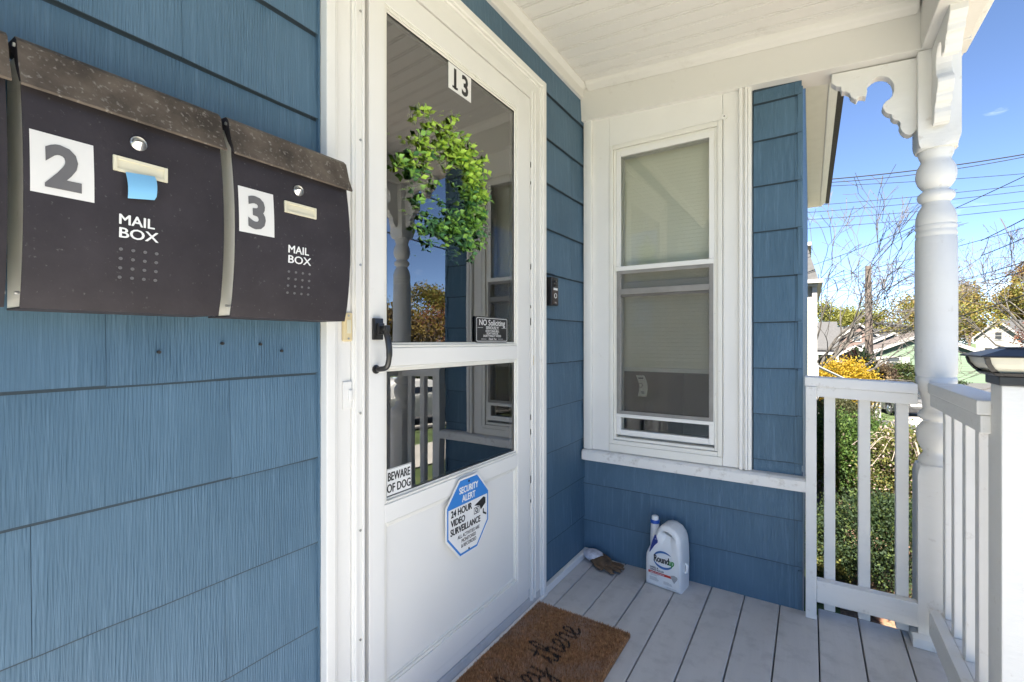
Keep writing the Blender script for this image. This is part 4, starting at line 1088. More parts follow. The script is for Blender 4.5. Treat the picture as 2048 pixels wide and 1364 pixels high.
sheet('road', 'asphalt', lin(9.2, 16.5, 8), lin(-90, 120, 120), .02)
sheet('sidewalk', 'concrete', lin(5.2, 6.9, 4), lin(-90, 120, 120), .03)
sheet('added_unseen_paving', 'concrete', lin(1.56, 5.2, 8), lin(-5.2, 2.3, 12), .012)  # unseen pale paving, added to bounce sun into the porch
sheet('kerb', 'concrete', lin(8.95, 9.2, 1), lin(-90, 120, 120), .12)
sheet('driveway', 'asphalt', lin(-.5, 5.2, 8), lin(10.2, 13.4, 6), .016)
sheet('side_path', 'asphalt', lin(.90, 1.22, 2), lin(5.6, 10.2, 8), .012)
sheet('planting_bed', 'mulch', lin(1.22, 4.2, 10), lin(2.5, 10.0, 14), .006)
sheet('side_street', 'asphalt', lin(-30, 60, 60), lin(22.5, 31.5, 8), .024)
sheet('verge', 'asphalt', lin(-30, 60, 60), lin(20.6, 21.8, 2), .03)

# ------------------------------------------------------------------ plants
def lobe_points(rng, c, rad, n, clumps, spread=.28, shell=.6):
    cl = []
    for _ in range(clumps):
        u_ = rng.uniform(-.6, 1); a_ = rng.uniform(0, 6.283); s_ = math.sqrt(max(0, 1 - u_ * u_)); q_ = rng.uniform(shell, .95)
        cl.append(Vector((s_ * math.cos(a_) * q_, s_ * math.sin(a_) * q_, u_ * q_)))
    out = []
    for _ in range(n):
        k = rng.choice(cl); p_ = k + Vector((rng.gauss(0, spread), rng.gauss(0, spread), rng.gauss(0, spread)))
        out.append((Vector((c[0] + p_.x * rad[0], c[1] + p_.y * rad[1], c[2] + p_.z * rad[2])), p_))
    return out
def leaf_quad(mb, rng, p_, L, w_, mi, out=None):
    d_ = Vector((rng.gauss(0, 1), rng.gauss(0, 1), rng.gauss(.2, .8))); 
    if out is not None: d_ += out * 1.2
    d_.normalize(); s_ = d_.cross(Vector((rng.gauss(0, 1), rng.gauss(0, 1), rng.gauss(0, 1)))); s_.normalize()
    mb.add([p_ - d_ * L * .5, p_ + s_ * w_, p_ + d_ * L * .5, p_ - s_ * w_], [(0, 1, 2, 3)], mi)
for nm, c in dict(box_dark=(.030, .070, .018), box_light=(.10, .15, .025), yew_a=(.10, .20, .025), yew_b=(.055, .13, .022), yew_c=(.16, .26, .04), dead=(.13, .095, .055), andro_a=(.26, .26, .06), andro_b=(.16, .20, .045),
                  bloom=(.66, .50, .46), hedge_a=(.075, .085, .025), hedge_b=(.11, .11, .03), forsythia=(.75, .50, .02), forsythia_b=(.55, .36, .02), maroon=(.10, .035, .03), spruce=(.03, .07, .025), arb=(.05, .10, .02),
                  drygrass=(.36, .25, .13), yellow_leaf=(.38, .27, .06), yellow_green=(.30, .30, .05), orange_leaf=(.33, .12, .06), pine=(.022, .045, .02)).items():
    c = tuple(q * .45 for q in c)
    m_ = mat(nm, c, .75, var=.3, vscale=9)
    n_, l_ = m_.node_tree.nodes, m_.node_tree.links      # thin leaves let part of the light through
    tl = n_.new('ShaderNodeBsdfTranslucent'); tl.inputs['Color'].default_value = (*[min(1, q * 1.25) for q in c], 1)
    mxs = n_.new('ShaderNodeMixShader'); mxs.inputs[0].default_value = .42
    l_.new(n_['Principled BSDF'].outputs[0], mxs.inputs[1]); l_.new(tl.outputs[0], mxs.inputs[2]); l_.new(mxs.outputs[0], n_['Material Output'].inputs['Surface'])
mat('bark', (.060, .054, .048), .9, var=.3, vscale=12, bump=.6, bscale=30, stretch=(1, 1, .3))
mat('twig', (.09, .07, .055), .9, var=.2)
mat('pale_twig', (.22, .19, .165), .9)
def shrub(name, label, c, rad, n, L, mats, wts, clumps, cat='shrub', seed=1, group=None, stems=6, spread=.26, shell=.6, twigs=0):
    rng = random.Random(seed); zg = g(c[0], c[1])
    r_ = root(name, (c[0], c[1], zg), label, cat, group)
    mb = MB(); core = Vector(c)
    for p_, q_ in lobe_points(rng, c, rad, n, clumps, spread, shell):
        if p_.z < zg + .03: continue
        leaf_quad(mb, rng, p_, L * rng.uniform(.7, 1.3), L * .3, rng.choices(range(len(mats)), wts)[0], q_)
    mb.build('foliage', mats, r_)
    st = MB()
    for k in range(stems):
        a_ = rng.uniform(0, 6.283); e = Vector((c[0] + rad[0] * .6 * math.cos(a_), c[1] + rad[1] * .6 * math.sin(a_), c[2] + rad[2] * rng.uniform(.1, .7)))
        b0 = Vector((c[0] + .05 * math.cos(a_), c[1] + .05 * math.sin(a_), zg - .03))
        st.tube([b0, b0.lerp(e, .5) + Vector((0, 0, .05)), e], [.018, .012, .004], 5)
    for k in range(twigs):
        a_ = rng.uniform(0, 6.283); R_ = rng.uniform(.7, 1.25); h_ = rng.uniform(.6, 1.2)
        e = Vector((c[0] + rad[0] * R_ * math.cos(a_), c[1] + rad[1] * R_ * math.sin(a_), c[2] + rad[2] * (h_ - .35)))
        m_2 = Vector((c[0] + rad[0] * R_ * .5 * math.cos(a_), c[1] + rad[1] * R_ * .5 * math.sin(a_), c[2] + rad[2] * h_))
        st.tube(spline([(c[0], c[1], c[2]), m_2, e], 4), .0035, 4)
    st.build('stem', 'pale_twig' if twigs else 'bark', r_)
    return r_
shrub('boxwood_shrub', 'dense dark green boxwood right below the porch railing', (1.62, 5.62, -.86), (.66, .46, .46), 40000, .028, ['box_dark', 'box_light'], [3, 1.0], 150, seed=2, spread=.14, shell=.70)
shrub('boxwood_shrub', 'small yellow-green shrub at the corner of the house', (1.16, 5.45, -1.02), (.16, .2, .20), 1500, .04, ['andro_a', 'box_light'], [2, 1], 20, seed=12, spread=.2)
shrub('yew_shrub', 'tall bright green feathery yew behind the boxwood', (1.42, 9.0, -.72), (.80, .75, .66), 46000, .040, ['yew_a', 'yew_b', 'yew_c', 'dead'], [3, 2.5, 1.2, .35], 110, seed=3, spread=.15, shell=.65)
shrub('yew_shrub', 'low green feathery yew between tall yew and driveway', (2.05, 10.0, -.88), (.75, .6, .50), 18000, .045, ['yew_a', 'yew_b', 'yew_c'], [3, 2, 1], 70, seed=4, spread=.16)
shrub('andromeda_shrub', 'loose andromeda shrub with pale pink blooms and bare twigs', (2.12, 8.3, -.74), (.52, .5, .58), 15000, .042, ['andro_a', 'andro_b', 'bloom', 'yew_b'], [3, 2, 1.2, .8], 60, seed=5, spread=.17, twigs=30)
shrub('hedge', 'dark olive clipped hedge beside the neighbour driveway', (1.35, 15.6, -1.05), (1.15, .7, .62), 16000, .055, ['hedge_a', 'hedge_b'], [2, 1], 90, cat='hedge', seed=6, spread=.15)
shrub('hedge', 'olive clipped hedge behind the grey SUV driveway', (1.75, 19.0, -1.55), (.95, .6, .50), 7000, .08, ['hedge_a', 'hedge_b'], [1, 1], 60, cat='hedge', seed=16, spread=.15)
shrub('forsythia_bush', 'bright yellow forsythia bush in full bloom', (2.25, 25.2, -1.05), (1.15, .9, 1.25), 14000, .095, ['forsythia', 'forsythia_b', 'yellow_green'], [4, 2, .4], 80, seed=7, spread=.16)
shrub('barberry_bush', 'maroon leaved bush behind the forsythia', (3.15, 34.4, -1.2), (.75, .7, 1.6), 4000, .14, ['maroon', 'spruce'], [3, 1], 40, seed=8, spread=.18)
shrub('evergreen_bush', 'dark green evergreen bush beside the maroon bush', (3.75, 36.6, -1.1), (.75, .7, 1.35), 4000, .14, ['spruce', 'arb'], [3, 1], 40, seed=9, spread=.18)
shrub('ornamental_grass', 'tall clump of dry tan ornamental grass by the utility pole', (4.55, 39.5, -1.7), (.85, .6, 1.25), 3500, .30, ['drygrass', 'dead'], [3, 1], 40, cat='grass', seed=10, spread=.2)
shrub('twiggy_bush', 'brown twiggy bush between dry grass and round green shrub', (5.75, 44.6, -1.75), (.8, .6, 1.1), 2200, .16, ['dead', 'maroon'], [2, 1], 40, seed=11, spread=.2)
shrub('round_shrub', 'rounded yellow-green shrub against the green cottage', (7.6, 50.5, -1.85), (1.25, .8, 1.15), 5000, .16, ['hedge_b', 'box_light', 'arb'], [2, 2, 1], 60, seed=13, spread=.15)
shrub('foundation_shrub', 'low dark shrub row along the green cottage wall', (9.9, 52.3, -2.3), (1.8, .5, .38), 2500, .16, ['box_dark', 'arb'], [2, 1], 40, seed=14, spread=.18)
for k, (x, y, h_) in enumerate(((4.55, 52.6, 3.1), (5.25, 52.9, 3.2))):
    zg = g(x, y); rng = random.Random(40 + k); r_ = root('arborvitae', (x, y, zg), 'narrow dark green arborvitae in front of the brown house', 'tree', 'arborvitae in front of the brown house')
    mb = MB()
    for _ in range(2600):
        t_ = rng.random(); rr = (.55 * (1 - t_) ** .7 + .05) * math.sqrt(rng.uniform(.4, 1)); a_ = rng.uniform(0, 6.283)
        leaf_quad(mb, rng, Vector((x + rr * math.cos(a_), y + rr * math.sin(a_), zg + .1 + h_ * t_)), .2, .05, rng.choice((0, 0, 1)))
    mb.build('crown', ['arb', 'spruce'], r_); mb = MB(); mb.tube([(x, y, zg - .1), (x, y, zg + h_ * .9)], [.07, .02], 6); mb.build('trunk', 'bark', r_)

def grow(mb, tips, rng, p_, d_, L, r_, depth, maxd, up=.12, spread=.55, sides=6, minr=.006, keep=.82):
    n = 4; pts = [p_]; rs = [r_]; q_ = p_; dd = d_.copy()
    for i in range(n):
        dd = (dd + Vector((rng.gauss(0, .10), rng.gauss(0, .10), rng.gauss(up * .35, .08)))).normalized()
        q_ = q_ + dd * L / n; pts.append(q_); rs.append(max(minr, r_ * (1 - .38 * (i + 1) / n)))
    mb.tube(pts, rs, max(3, sides - depth), cap=False)
    if depth >= maxd: tips.append((q_, dd)); return
    nb = rng.choice((2, 3, 3)) if depth < 2 else rng.choice((2, 2, 3))
    for k in range(nb):
        ax = Vector((rng.gauss(0, 1), rng.gauss(0, 1), rng.gauss(0, .6))); ax = ax - dd * ax.dot(dd)
        if ax.length < .01: continue
        nd = (dd + ax.normalized() * spread * rng.uniform(.5, 1.3) + Vector((0, 0, up))).normalized()
        s_ = pts[-1] if k < 2 else pts[rng.choice((2, 3))]
        grow(mb, tips, rng, s_, nd, L * rng.uniform(.62, .88) , rs[-1] * rng.uniform(.62, .80), depth + 1, maxd, up, spread, sides, minr, keep)
def bare_tree(name, label, x, y, trunk, limbs, L, r_, maxd, seed, m_='bark', minr=.008, leaves=None, nleaf=0, lsize=.12, group=None, spread=.55, up=.12, scatter=.5):
    rng = random.Random(seed); zg = g(x, y)
    o = root(name, (x, y, zg), label, 'tree', group)
    t_ = MB(); t_.tube([(x, y, zg - .2), (x, y, zg + trunk * .3), (x + .05, y, zg + trunk * .7), (x + .05, y, zg + trunk)], [r_ * 1.35, r_ * 1.05, r_ * .95, r_ * .9], 10); t_.build('trunk', m_, o, smooth=True)
    mb = MB(); tips = []
    for d_ in limbs:
        grow(mb, tips, rng, Vector((x + .05, y, zg + trunk - .1)), Vector(d_).normalized(), L, r_ * .62, 0, maxd, up, spread, 7, minr)
    mb.build('limbs', m_, o, smooth=True)
    if leaves:
        lv = MB()
        for _ in range(nleaf):
            p_, d_ = rng.choice(tips)
            leaf_quad(lv, rng, p_ + Vector((rng.gauss(0, scatter), rng.gauss(0, scatter), rng.gauss(0, scatter * .8))), lsize * rng.uniform(.6, 1.4), lsize * .33, rng.randrange(len(leaves)))
        lv.build('crown', leaves, o)
    return o
bare_tree('bare_tree', 'large bare spreading tree with grey limbs beside the white neighbour house', .9, 31.0, 1.3,
          [(.95, -.1, .42), (.75, .3, .72), (.55, -.4, .85), (.30, .2, 1.0), (-.5, .3, .8), (-.8, -.2, .5), (.1, -.6, .9), (.62, .1, .95), (.45, .0, 1.0)], 3.3, .17, 5, 21, 'bark', .013, spread=.62, up=.03)
bare_tree('bare_tree', 'dark bare tree with buds standing before the white gabled house', 20.3, 64.0, 2.2,
          [(-.8, -.2, .55), (-.5, .3, .9), (.2, -.3, 1), (.6, .2, .8), (-.9, .1, .25), (-.2, .6, .9), (-.65, -.3, .75)], 4.2, .24, 5, 22, 'bark', .016, ['orange_leaf', 'yellow_leaf'], 500, .14, up=.10)
for k, (x, y, tr, L, lv, nl, ls, sd, lab) in enumerate([
        (31.0, 122, 3.5, 4.2, ['yellow_leaf', 'yellow_green'], 16000, .46, 31, 'broad tree in golden spring leaf behind the white gabled house'),
        (43.0, 132, 4.0, 5.0, ['yellow_leaf', 'yellow_leaf', 'orange_leaf'], 18000, .5, 32, 'tall golden tree beyond the white gabled house and the red tree'),
        (24.0, 118, 2.0, 2.0, ['yellow_green', 'yellow_leaf'], 9000, .36, 33, 'bright yellow-green tree left of the white gabled house'),
        (25.6, 80, 1.3, 1.7, ['orange_leaf', 'maroon'], 5000, .26, 34, 'rusty orange leafed tree beside the dark bare tree'),
        (17.0, 100, 2.0, 3.0, ['yellow_green', 'yellow_leaf'], 9000, .36, 35, 'yellow-green tree rising behind the green cottage'),
        (7.2, 112, 2.0, 3.0, ['yellow_green'], 8000, .40, 36, 'pale yellow-green tree behind the brown house roof')]):
    rr_ = random.Random(sd)
    bare_tree('leafy_tree', lab, x, y, tr, [(math.cos(a_), math.sin(a_), rr_.uniform(.5, 1.2)) for a_ in [k2 * 1.05 for k2 in range(6)]], L, .25, 4, sd, 'bark', .02, lv, nl, ls, scatter=.85)
bare_tree('bare_tree', 'slender bare tree among far rooftops left of the golden tree', 24.5, 112, 3, [(.2, 0, 1), (-.2, .1, 1), (0, .2, 1)], 4.5, .22, 5, 37, 'twig', .02, up=.2)

# ------------------------------------------------------------------ houses of the neighbourhood
mat('roof_grey', (.048, .048, .050), .9, var=.2, vscale=8, bump=.4, bscale=20)
mat('roof_tan', (.085, .068, .060), .9, var=.12, vscale=6, bump=.3, bscale=20)
mat('roof_brown', (.09, .065, .055), .9, var=.2, vscale=8)
mat('pane_dark', (.03, .035, .04), .12, spec=.6)
mat('trim_white', (.28, .276, .27), .5)
def siding(name, col, pitch, horiz=True):
    m = mat(name, col, .6, var=.05, vscale=2)
    n, l = m.node_tree.nodes, m.node_tree.links
    geo = n.new('ShaderNodeNewGeometry'); sp = n.new('ShaderNodeSeparateXYZ'); l.new(geo.outputs['Position'], sp.inputs[0])
    dv = n.new('ShaderNodeMath'); dv.operation = 'DIVIDE'; dv.inputs[1].default_value = pitch; l.new(sp.outputs['Z'], dv.inputs[0])
    fr = n.new('ShaderNodeMath'); fr.operation = 'FRACT'; l.new(dv.outputs[0], fr.inputs[0])
    inv = n.new('ShaderNodeMath'); inv.operation = 'SUBTRACT'; inv.inputs[0].default_value = 1.0; l.new(fr.outputs[0], inv.inputs[1])
    b_ = n.new('ShaderNodeBump'); b_.inputs['Strength'].default_value = 1.0; b_.inputs['Distance'].default_value = .03
    l.new(inv.outputs[0], b_.inputs['Height']); l.new(b_.outputs['Normal'], n['Principled BSDF'].inputs['Normal'])
siding('siding_green', (.070, .112, .068), .20); siding('siding_white', (.28, .255, .205), .13); siding('siding_lav', (.115, .115, .135), .15); siding('siding_brown', (.085, .052, .042), .2)
siding('siding_teal', (.02, .045, .055), .2); siding('siding_grey', (.10, .098, .096), .2); siding('siding_tan', (.11, .09, .065), .15); siding('siding_cream', (.70, .66, .56), .15)
def lp(mb, name, m, parent, off, **kw):
    mb.v = [(v_[0] + off[0], v_[1] + off[1], v_[2] + off[2]) for v_ in mb.v]
    return mb.build(name, m, parent, **kw)
def house_at(name, label, x, y, w_, d_, h_, rh, wall, roof, rot=0, ridge='y', wins=(), over=.35, chimney=None, zoff=0, extras=None, door=None):
    z_ = g(x, y) + zoff; o = root(name, (x, y, z_), label, 'house', None, rot); of = (x, y, z_)
    m = MB()
    if ridge == 'y':
        m.prism([(-w_ / 2, -.5), (w_ / 2, -.5), (w_ / 2, h_), (0, h_ + rh), (-w_ / 2, h_)], 1, 0, d_)
    else:
        m.prism([(0, -.5), (d_, -.5), (d_, h_), (d_ / 2, h_ + rh), (0, h_)], 0, -w_ / 2, w_ / 2)
    lp(m, 'wall', wall, o, of)
    m = MB(); th = .16
    if ridge == 'y':
        k = rh / (w_ / 2); e = over
        for s_ in (-1, 1):
            m.prism([(s_ * (w_ / 2 + e), h_ - k * e + .02), (0, h_ + rh + .02), (0, h_ + rh + .02 + th), (s_ * (w_ / 2 + e), h_ - k * e + .02 + th)], 1, -over, d_ + over)
    else:
        k = rh / (d_ / 2); e = over
        for a_, b2 in ((-e, 0), (d_ + e, 0)):
            m.prism([(a_, h_ - k * e + .02), (d_ / 2, h_ + rh + .02), (d_ / 2, h_ + rh + .02 + th), (a_, h_ - k * e + .02 + th)], 0, -w_ / 2 - over, w_ / 2 + over)
    rf_ = lp(m, 'roof', roof, o, of)
    if ridge == 'y':
        m = MB(); k = rh / (w_ / 2)
        for s_ in (-1, 1): m.prism([(s_ * (w_ / 2 + over), h_ - k * over - .12), (0, h_ + rh - .12), (0, h_ + rh + .06 + th), (s_ * (w_ / 2 + over), h_ - k * over + .06 + th)], 1, -over - .06, -over - .003)
        lp(m, 'rake_board', 'trim_white', o, of)
    for (face, u_, zz, ww, hh) in wins:
        m = MB(); f_ = .10
        def wb(mb, a0, a1, z0, z1, p0, p1):
            if face == 'F': mb.box(a0, a1, -p1, -p0, z0, z1)
            elif face == 'L': mb.box(-w_ / 2 - p1, -w_ / 2 - p0, a0, a1, z0, z1)
            else: mb.box(w_ / 2 + p0, w_ / 2 + p1, a0, a1, z0, z1)
        wb(m, u_ - ww / 2 - f_, u_ - ww / 2, zz - hh / 2 - f_, zz + hh / 2 + f_, .002, .07); wb(m, u_ + ww / 2, u_ + ww / 2 + f_, zz - hh / 2 - f_, zz + hh / 2 + f_, .002, .07)
        wb(m, u_ - ww / 2, u_ + ww / 2, zz - hh / 2 - f_, zz - hh / 2, .002, .07); wb(m, u_ - ww / 2, u_ + ww / 2, zz + hh / 2, zz + hh / 2 + f_, .002, .07); wb(m, u_ - ww / 2, u_ + ww / 2, zz - .03, zz + .03, .002, .05)
        fr_ = lp(m, 'window', 'trim_white', o, of)
        m = MB(); wb(m, u_ - ww / 2, u_ + ww / 2, zz - hh / 2, zz + hh / 2, .004, .02); lp(m, 'pane', 'pane_dark', fr_, of)
    if door:
        u_, ww, hh, dm_ = door
        m = MB(); m.box(u_ - ww / 2, u_ + ww / 2, -.05, -.003, 0, hh); lp(m, 'door', dm_, o, of)
    if chimney:
        m = MB(); cx_, cy_, ch_ = chimney; m.box(cx_ - .35, cx_ + .35, cy_ - .35, cy_ + .35, h_, h_ + rh + ch_); m.box(cx_ - .42, cx_ + .42, cy_ - .42, cy_ + .42, h_ + rh + ch_, h_ + rh + ch_ + .12); lp(m, 'chimney', 'roof_brown', rf_, of)
    if extras: extras(o, of)
    return o
def green_extras(o, of):
    for s_ in (-1, 1):
        m = MB(); m.box(-2.35 + s_ * .98 - .27, -2.35 + s_ * .98 + .27, -.05, -.003, 1.25, 2.25); lp(m, 'shutter', 'trim_white', o, of)
    m = MB(); m.box(.9, 1.5, -.06, -.003, 3.1, 3.7); lp(m, 'vent', 'trim_white', o, of)
    m = MB(); m.box(-4.5, -4.2, -.4, 9.6, 2.28, 2.42); lp(m, 'gutter', 'trim_white', o, of)
house_at('green_cottage', 'low green clapboard cottage with tan roof and white shuttered window', 10.05, 57.5, 8.4, 10, 2.5, 1.95, 'siding_green', 'roof_tan', 0, 'y', [('F', -2.35, 1.75, 1.0, .85), ('R', 3, 1.6, 1.0, 1.1), ('L', 4, 1.6, 1.0, 1.0)], extras=green_extras)
house_at('garage', 'tan garage with pale roof left of the green cottage', 4.9, 60.0, 3.0, 6, 2.3, .8, 'siding_tan', 'roof_tan', 0, 'y', ())
def lav_extras(o, of):
    m = MB(); m.box(-.6, 3.1, -2.2, -.01, 2.55, 2.75); lp(m, 'porch_roof', 'trim_white', o, of)
    for x in (2.9, 1.4): 
        m = MB(); m.box(x - .12, x + .12, -2.15, -1.91, 0, 2.55); lp(m, 'porch_pillar', 'trim_white', o, of)
house_at('lavender_house', 'pale lavender-grey house with white porch behind the bare tree', .1, 52.0, 5.6, 8, 3.1, 2.4, 'siding_lav', 'roof_grey', 0, 'x', [('F', 1.75, 1.5, .75, 1.5), ('F', -1.2, 1.5, .8, 1.5)], extras=lav_extras)
house_at('brown_house', 'brown shingled house with front gable and white windows', 7.6, 92, 5.2, 9, 4.4, 2.0, 'siding_brown', 'roof_brown', 0, 'y', [('F', -.3, 4.4, .9, 1.3), ('F', 1.7, 4.3, .9, 1.3)], door=(-1.8, 1.3, 2.4, 'label_red'))
house_at('brown_house', 'wide brown house wing with grey roof beside the gabled brown house', 4.0, 94, 4.5, 8, 4.2, 1.8, 'siding_brown', 'roof_grey', 0, 'x', [('F', .4, 2.2, .9, 1.3)])
house_at('teal_house', 'dark teal house with white rake boards behind the green cottage', 10.8, 83, 6.4, 10, 3.1, 1.7, 'siding_teal', 'roof_grey', 0, 'y', [('F', -1.1, 2.7, .6, .7), ('F', .8, 2.3, 1.0, 1.4)])
house_at('grey_house', 'long grey house with dark chimney on the skyline', 14.0, 116, 10.5, 9, 5.2, 1.6, 'siding_grey', 'roof_grey', 0, 'x', [('F', -3, 4.2, 1.0, 1.4), ('F', 0, 4.2, 1.0, 1.4), ('F', 3, 4.2, 1, 1.4)], chimney=(2.0, 4.5, 1.4))
house_at('white_house', 'white gabled house with grey roof beside the dark bare tree', 26.0, 103, 5.6, 10, 4.4, 2.6, 'trim_white', 'roof_grey', R(-38), 'y', [('F', -1.2, 2.0, .9, 1.3), ('F', 1.2, 2.0, .9, 1.3), ('F', 0, 4.6, .8, 1.1), ('R', 2.5, 2.4, 1.6, 1.5), ('R', 6, 2.4, 1.4, 1.5)])
# houses across the street: seen mirrored in the storm door glass, and they light the porch
for k, (x, y, w_, h_, rh, wall, roof, rot, lab) in enumerate([
        (29.5, 33.0, 5.2, 3.4, 2.6, 'trim_white', 'roof_grey', R(-45), 'small white gabled house across the street, mirrored in the door glass'),
        (26, 19, 8.0, 5.4, 2.6, 'siding_cream', 'roof_brown', R(-90), 'two storey cream house across the street'),
        (26, 5, 8.5, 5.6, 2.8, 'siding_white', 'roof_grey', R(-90), 'white clapboard house straight across the street'),
        (26, -9, 8.0, 5.2, 2.6, 'siding_lav', 'roof_grey', R(-90), 'pale grey house across the street'),
        (26, -24, 8.0, 5.6, 2.6, 'siding_cream', 'roof_grey', R(-90), 'cream house with grey roof down the street')]):
    house_at('street_house', lab, x, y, w_, 9, h_, rh, wall, roof, rot, 'y', [('F', -2, 1.7, 1, 1.4), ('F', 2, 1.7, 1, 1.4), ('F', -1.6, 4.2, 1, 1.3), ('F', 1.6, 4.2, 1, 1.3)] if w_ > 6 else [('F', -1.2, 1.6, .8, 1.2), ('F', 1.2, 1.6, .8, 1.2), ('F', 0, 4.0, .8, 1.0)])
for k, (x, y, tr, L, lv, nl, sd, lab) in enumerate([(34.5, 36.5, 2.0, 2.7, ['yellow_green', 'yellow_leaf'], 7000, 51, 'yellow-green tree behind the small white house across the street'),
                                                   (25.0, 29.0, 1.2, 1.7, ['yellow_leaf', 'orange_leaf'], 3500, 52, 'small golden tree beside the small white house across the street'),
                                                   (21.5, 20.5, 1.4, 1.4, ['yellow_leaf', 'dead'], 3000, 53, 'low golden tree near the kerb across the street')]):
    rr_ = random.Random(sd); bare_tree('street_tree', lab, x, y, tr, [(math.cos(a_), math.sin(a_), rr_.uniform(.5, 1.3)) for a_ in [k2 * 1.25 for k2 in range(5)]], L, .18, 4, sd, 'bark', .014, lv, nl, .26, scatter=.5)
shrub('street_hedge', 'dark clipped hedge in front of the small white house across the street', (26.0, 30.5, -1.9), (2.6, 2.6, .8), 5000, .18, ['spruce', 'hedge_a'], [2, 1], 60, cat='hedge', seed=61, spread=.16)

# neighbour with mansard roof, right behind this house
nx, ny = -2.8, 18.6; nz_ = g(nx, ny)
nb = root('neighbour_house', (nx, ny, nz_), 'cream clapboard neighbour house with grey mansard roof', 'house'); of = (0, 0, 0)
m = MB(); m.box(-6.6, 1.06, 18.6, 27, nz_ - .4, 3.02); m.build('wall', 'siding_white', nb)
m = MB(); m.box(1.0605, 1.20, 18.50, 18.598, nz_, 2.98); m.box(1.0605, 1.20, 18.598, 18.75, nz_, 2.98); m.build('corner_board', 'trim_white', nb)
m = MB(); m.box(-7, 1.36, 18.25, 27.3, 3.022, 3.14); m.box(-7, 1.22, 18.42, 27.1, 2.93, 3.02); m.build('cornice', 'trim_white', nb)
m = MB(); m.hexa([(-6.8, 18.35, 3.142), (1.24, 18.35, 3.142), (1.24, 27.2, 3.142), (-6.8, 27.2, 3.142), (-6.2, 18.9, 4.35), (.92, 18.9, 4.35), (.92, 26.6, 4.35), (-6.2, 26.6, 4.35)]); m.build('roof', 'roof_grey', nb)
m = MB(); m.box(-6.3, 1.04, 18.75, 26.7, 4.352, 4.47); m.build('roof_cornice', 'trim_white', nb)
m = MB(); m.box(.62, .84, 19.1, 19.4, 4.472, 4.85); m.tube([(.73, 19.25, 4.85), (.73, 19.25, 5.05)], .06, 8); m.build('chimney', 'roof_brown', nb)
sr = root('stair_rail', (1.6, 19.2, g(1.6, 19.2)), 'white wooden stair rail at the cream neighbour house', 'railing')
m = MB(); m.tube([(1.21, 18.5, .26), (2.0, 19.6, -.20), (2.05, 19.65, -1.7)], .045, 6); m.tube([(1.21, 18.5, -.55), (2.0, 19.6, -.25)], .03, 6); m.tube([(1.21, 18.5, .26), (1.21, 18.5, -1.7)], .04, 6); m.build('rail', 'trim_white', sr)
pf = root('picket_fence', (3.6, 33.4, g(3.6, 33.4)), 'short white picket fence at the foot of the utility pole', 'fence')
for k in range(9):
    m = MB(); x = 3.05 + .16 * k; z_ = g(x, 33.4); m.prism([(x - .05, z_), (x + .05, z_), (x + .05, -1.62), (x, -1.53), (x - .05, -1.62)], 1, 33.38, 33.42); m.build('picket', 'trim_white', pf)
m = MB(); m.box(2.95, 4.45, 33.42, 33.46, -2.1, -2.02); m.build('fence_rail', 'trim_white', pf)
mat('fence_brown', (.13, .09, .075), .8, var=.15)
bf = root('board_fence', (16, 69.5, g(16, 69.5)), 'brown board fence right of the green cottage', 'fence')
for k in range(28):
    m = MB(); x = 14.9 + .15 * k; z_ = g(x, 69.5); m.box(x, x + .14, 69.5, 69.53, z_, z_ + 1.9 + .02 * (k % 3)); m.build('board', 'fence_brown', bf)

# ------------------------------------------------------------------ utility pole and overhead wires
mat('pole_wood', (.085, .066, .056), .9, var=.15, vscale=6, bump=.4, bscale=20, stretch=(1, 1, .15))
mat('wire_black', (.015, .015, .016), .6)
up_ = root('utility_pole', (4.22, 37.7, g(4.22, 37.7)), 'weathered wooden utility pole with black splice boxes', 'pole')
m = MB(); m.tube([(4.22, 37.7, g(4.22, 37.7) - .2), (4.20, 37.7, 2), (4.16, 37.7, 5.95)], [.24, .21, .16], 14); m.build('shaft', 'pole_wood', up_, smooth=True)
for (a_, b2, r_) in (((2.85, 36.9, 1.95), (3.65, 37.4, 2.10), .07), ((3.15, 37.1, 1.52), (3.8, 37.5, 1.60), .12), ((4.5, 37.8, 2.22), (5.3, 38.0, 2.20), .06), ((5.2, 38.0, 2.15), (6.1, 38.3, 2.05), .10), ((4.45, 37.6, 1.85), (4.6, 37.5, 1.6), .13)):
    m = MB(); m.cyl(a_, b2, r_, 8); m.build('splice_box', 'wire_black', up_)
def wire(a_, b2, r_=.011, sag=.12, lab='', grp='overhead wires against the sky'):
    a_, b2 = Vector(a_), Vector(b2); m = MB(); pts = []
    for i in range(17):
        t_ = i / 16; pts.append(a_.lerp(b2, t_) - Vector((0, 0, 4 * sag * t_ * (1 - t_))))
    m.tube(pts, r_, 5); o = m.build('overhead_wire', 'wire_black', smooth=True); tag(o, lab, 'wire', grp); return o
HW = 'thin black overhead wire running nearly level above the neighbour roof'
o = wire((.43, 16.26, 5.88), (6.89, 19.21, 6.50), .017, .12, 'thick twisted pair of overhead cables, topmost of the bundle', None)
m2 = wire((.43, 16.26, 5.82), (6.89, 19.21, 6.46), .012, .19, 'thin cable lashed along the topmost overhead cable', None)
for a_, b2 in (((.39, 17.42, 6.05), (7.57, 21.43, 6.42)), ((.39, 17.42, 5.42), (7.34, 20.69, 5.93)), ((.39, 17.42, 5.20), (7.34, 20.69, 5.75)), ((.35, 18.59, 5.24), (7.79, 22.17, 5.73)), ((.35, 18.59, 4.93), (7.79, 22.17, 5.52))):
    wire(a_, b2, .0095, .06, HW)
DW = 'thin black overhead wire climbing diagonally across the other wires'
wire((.02, 27.88, 4.63), (6.43, 17.73, 5.80), .012, .25, DW + ' over the neighbour roof')
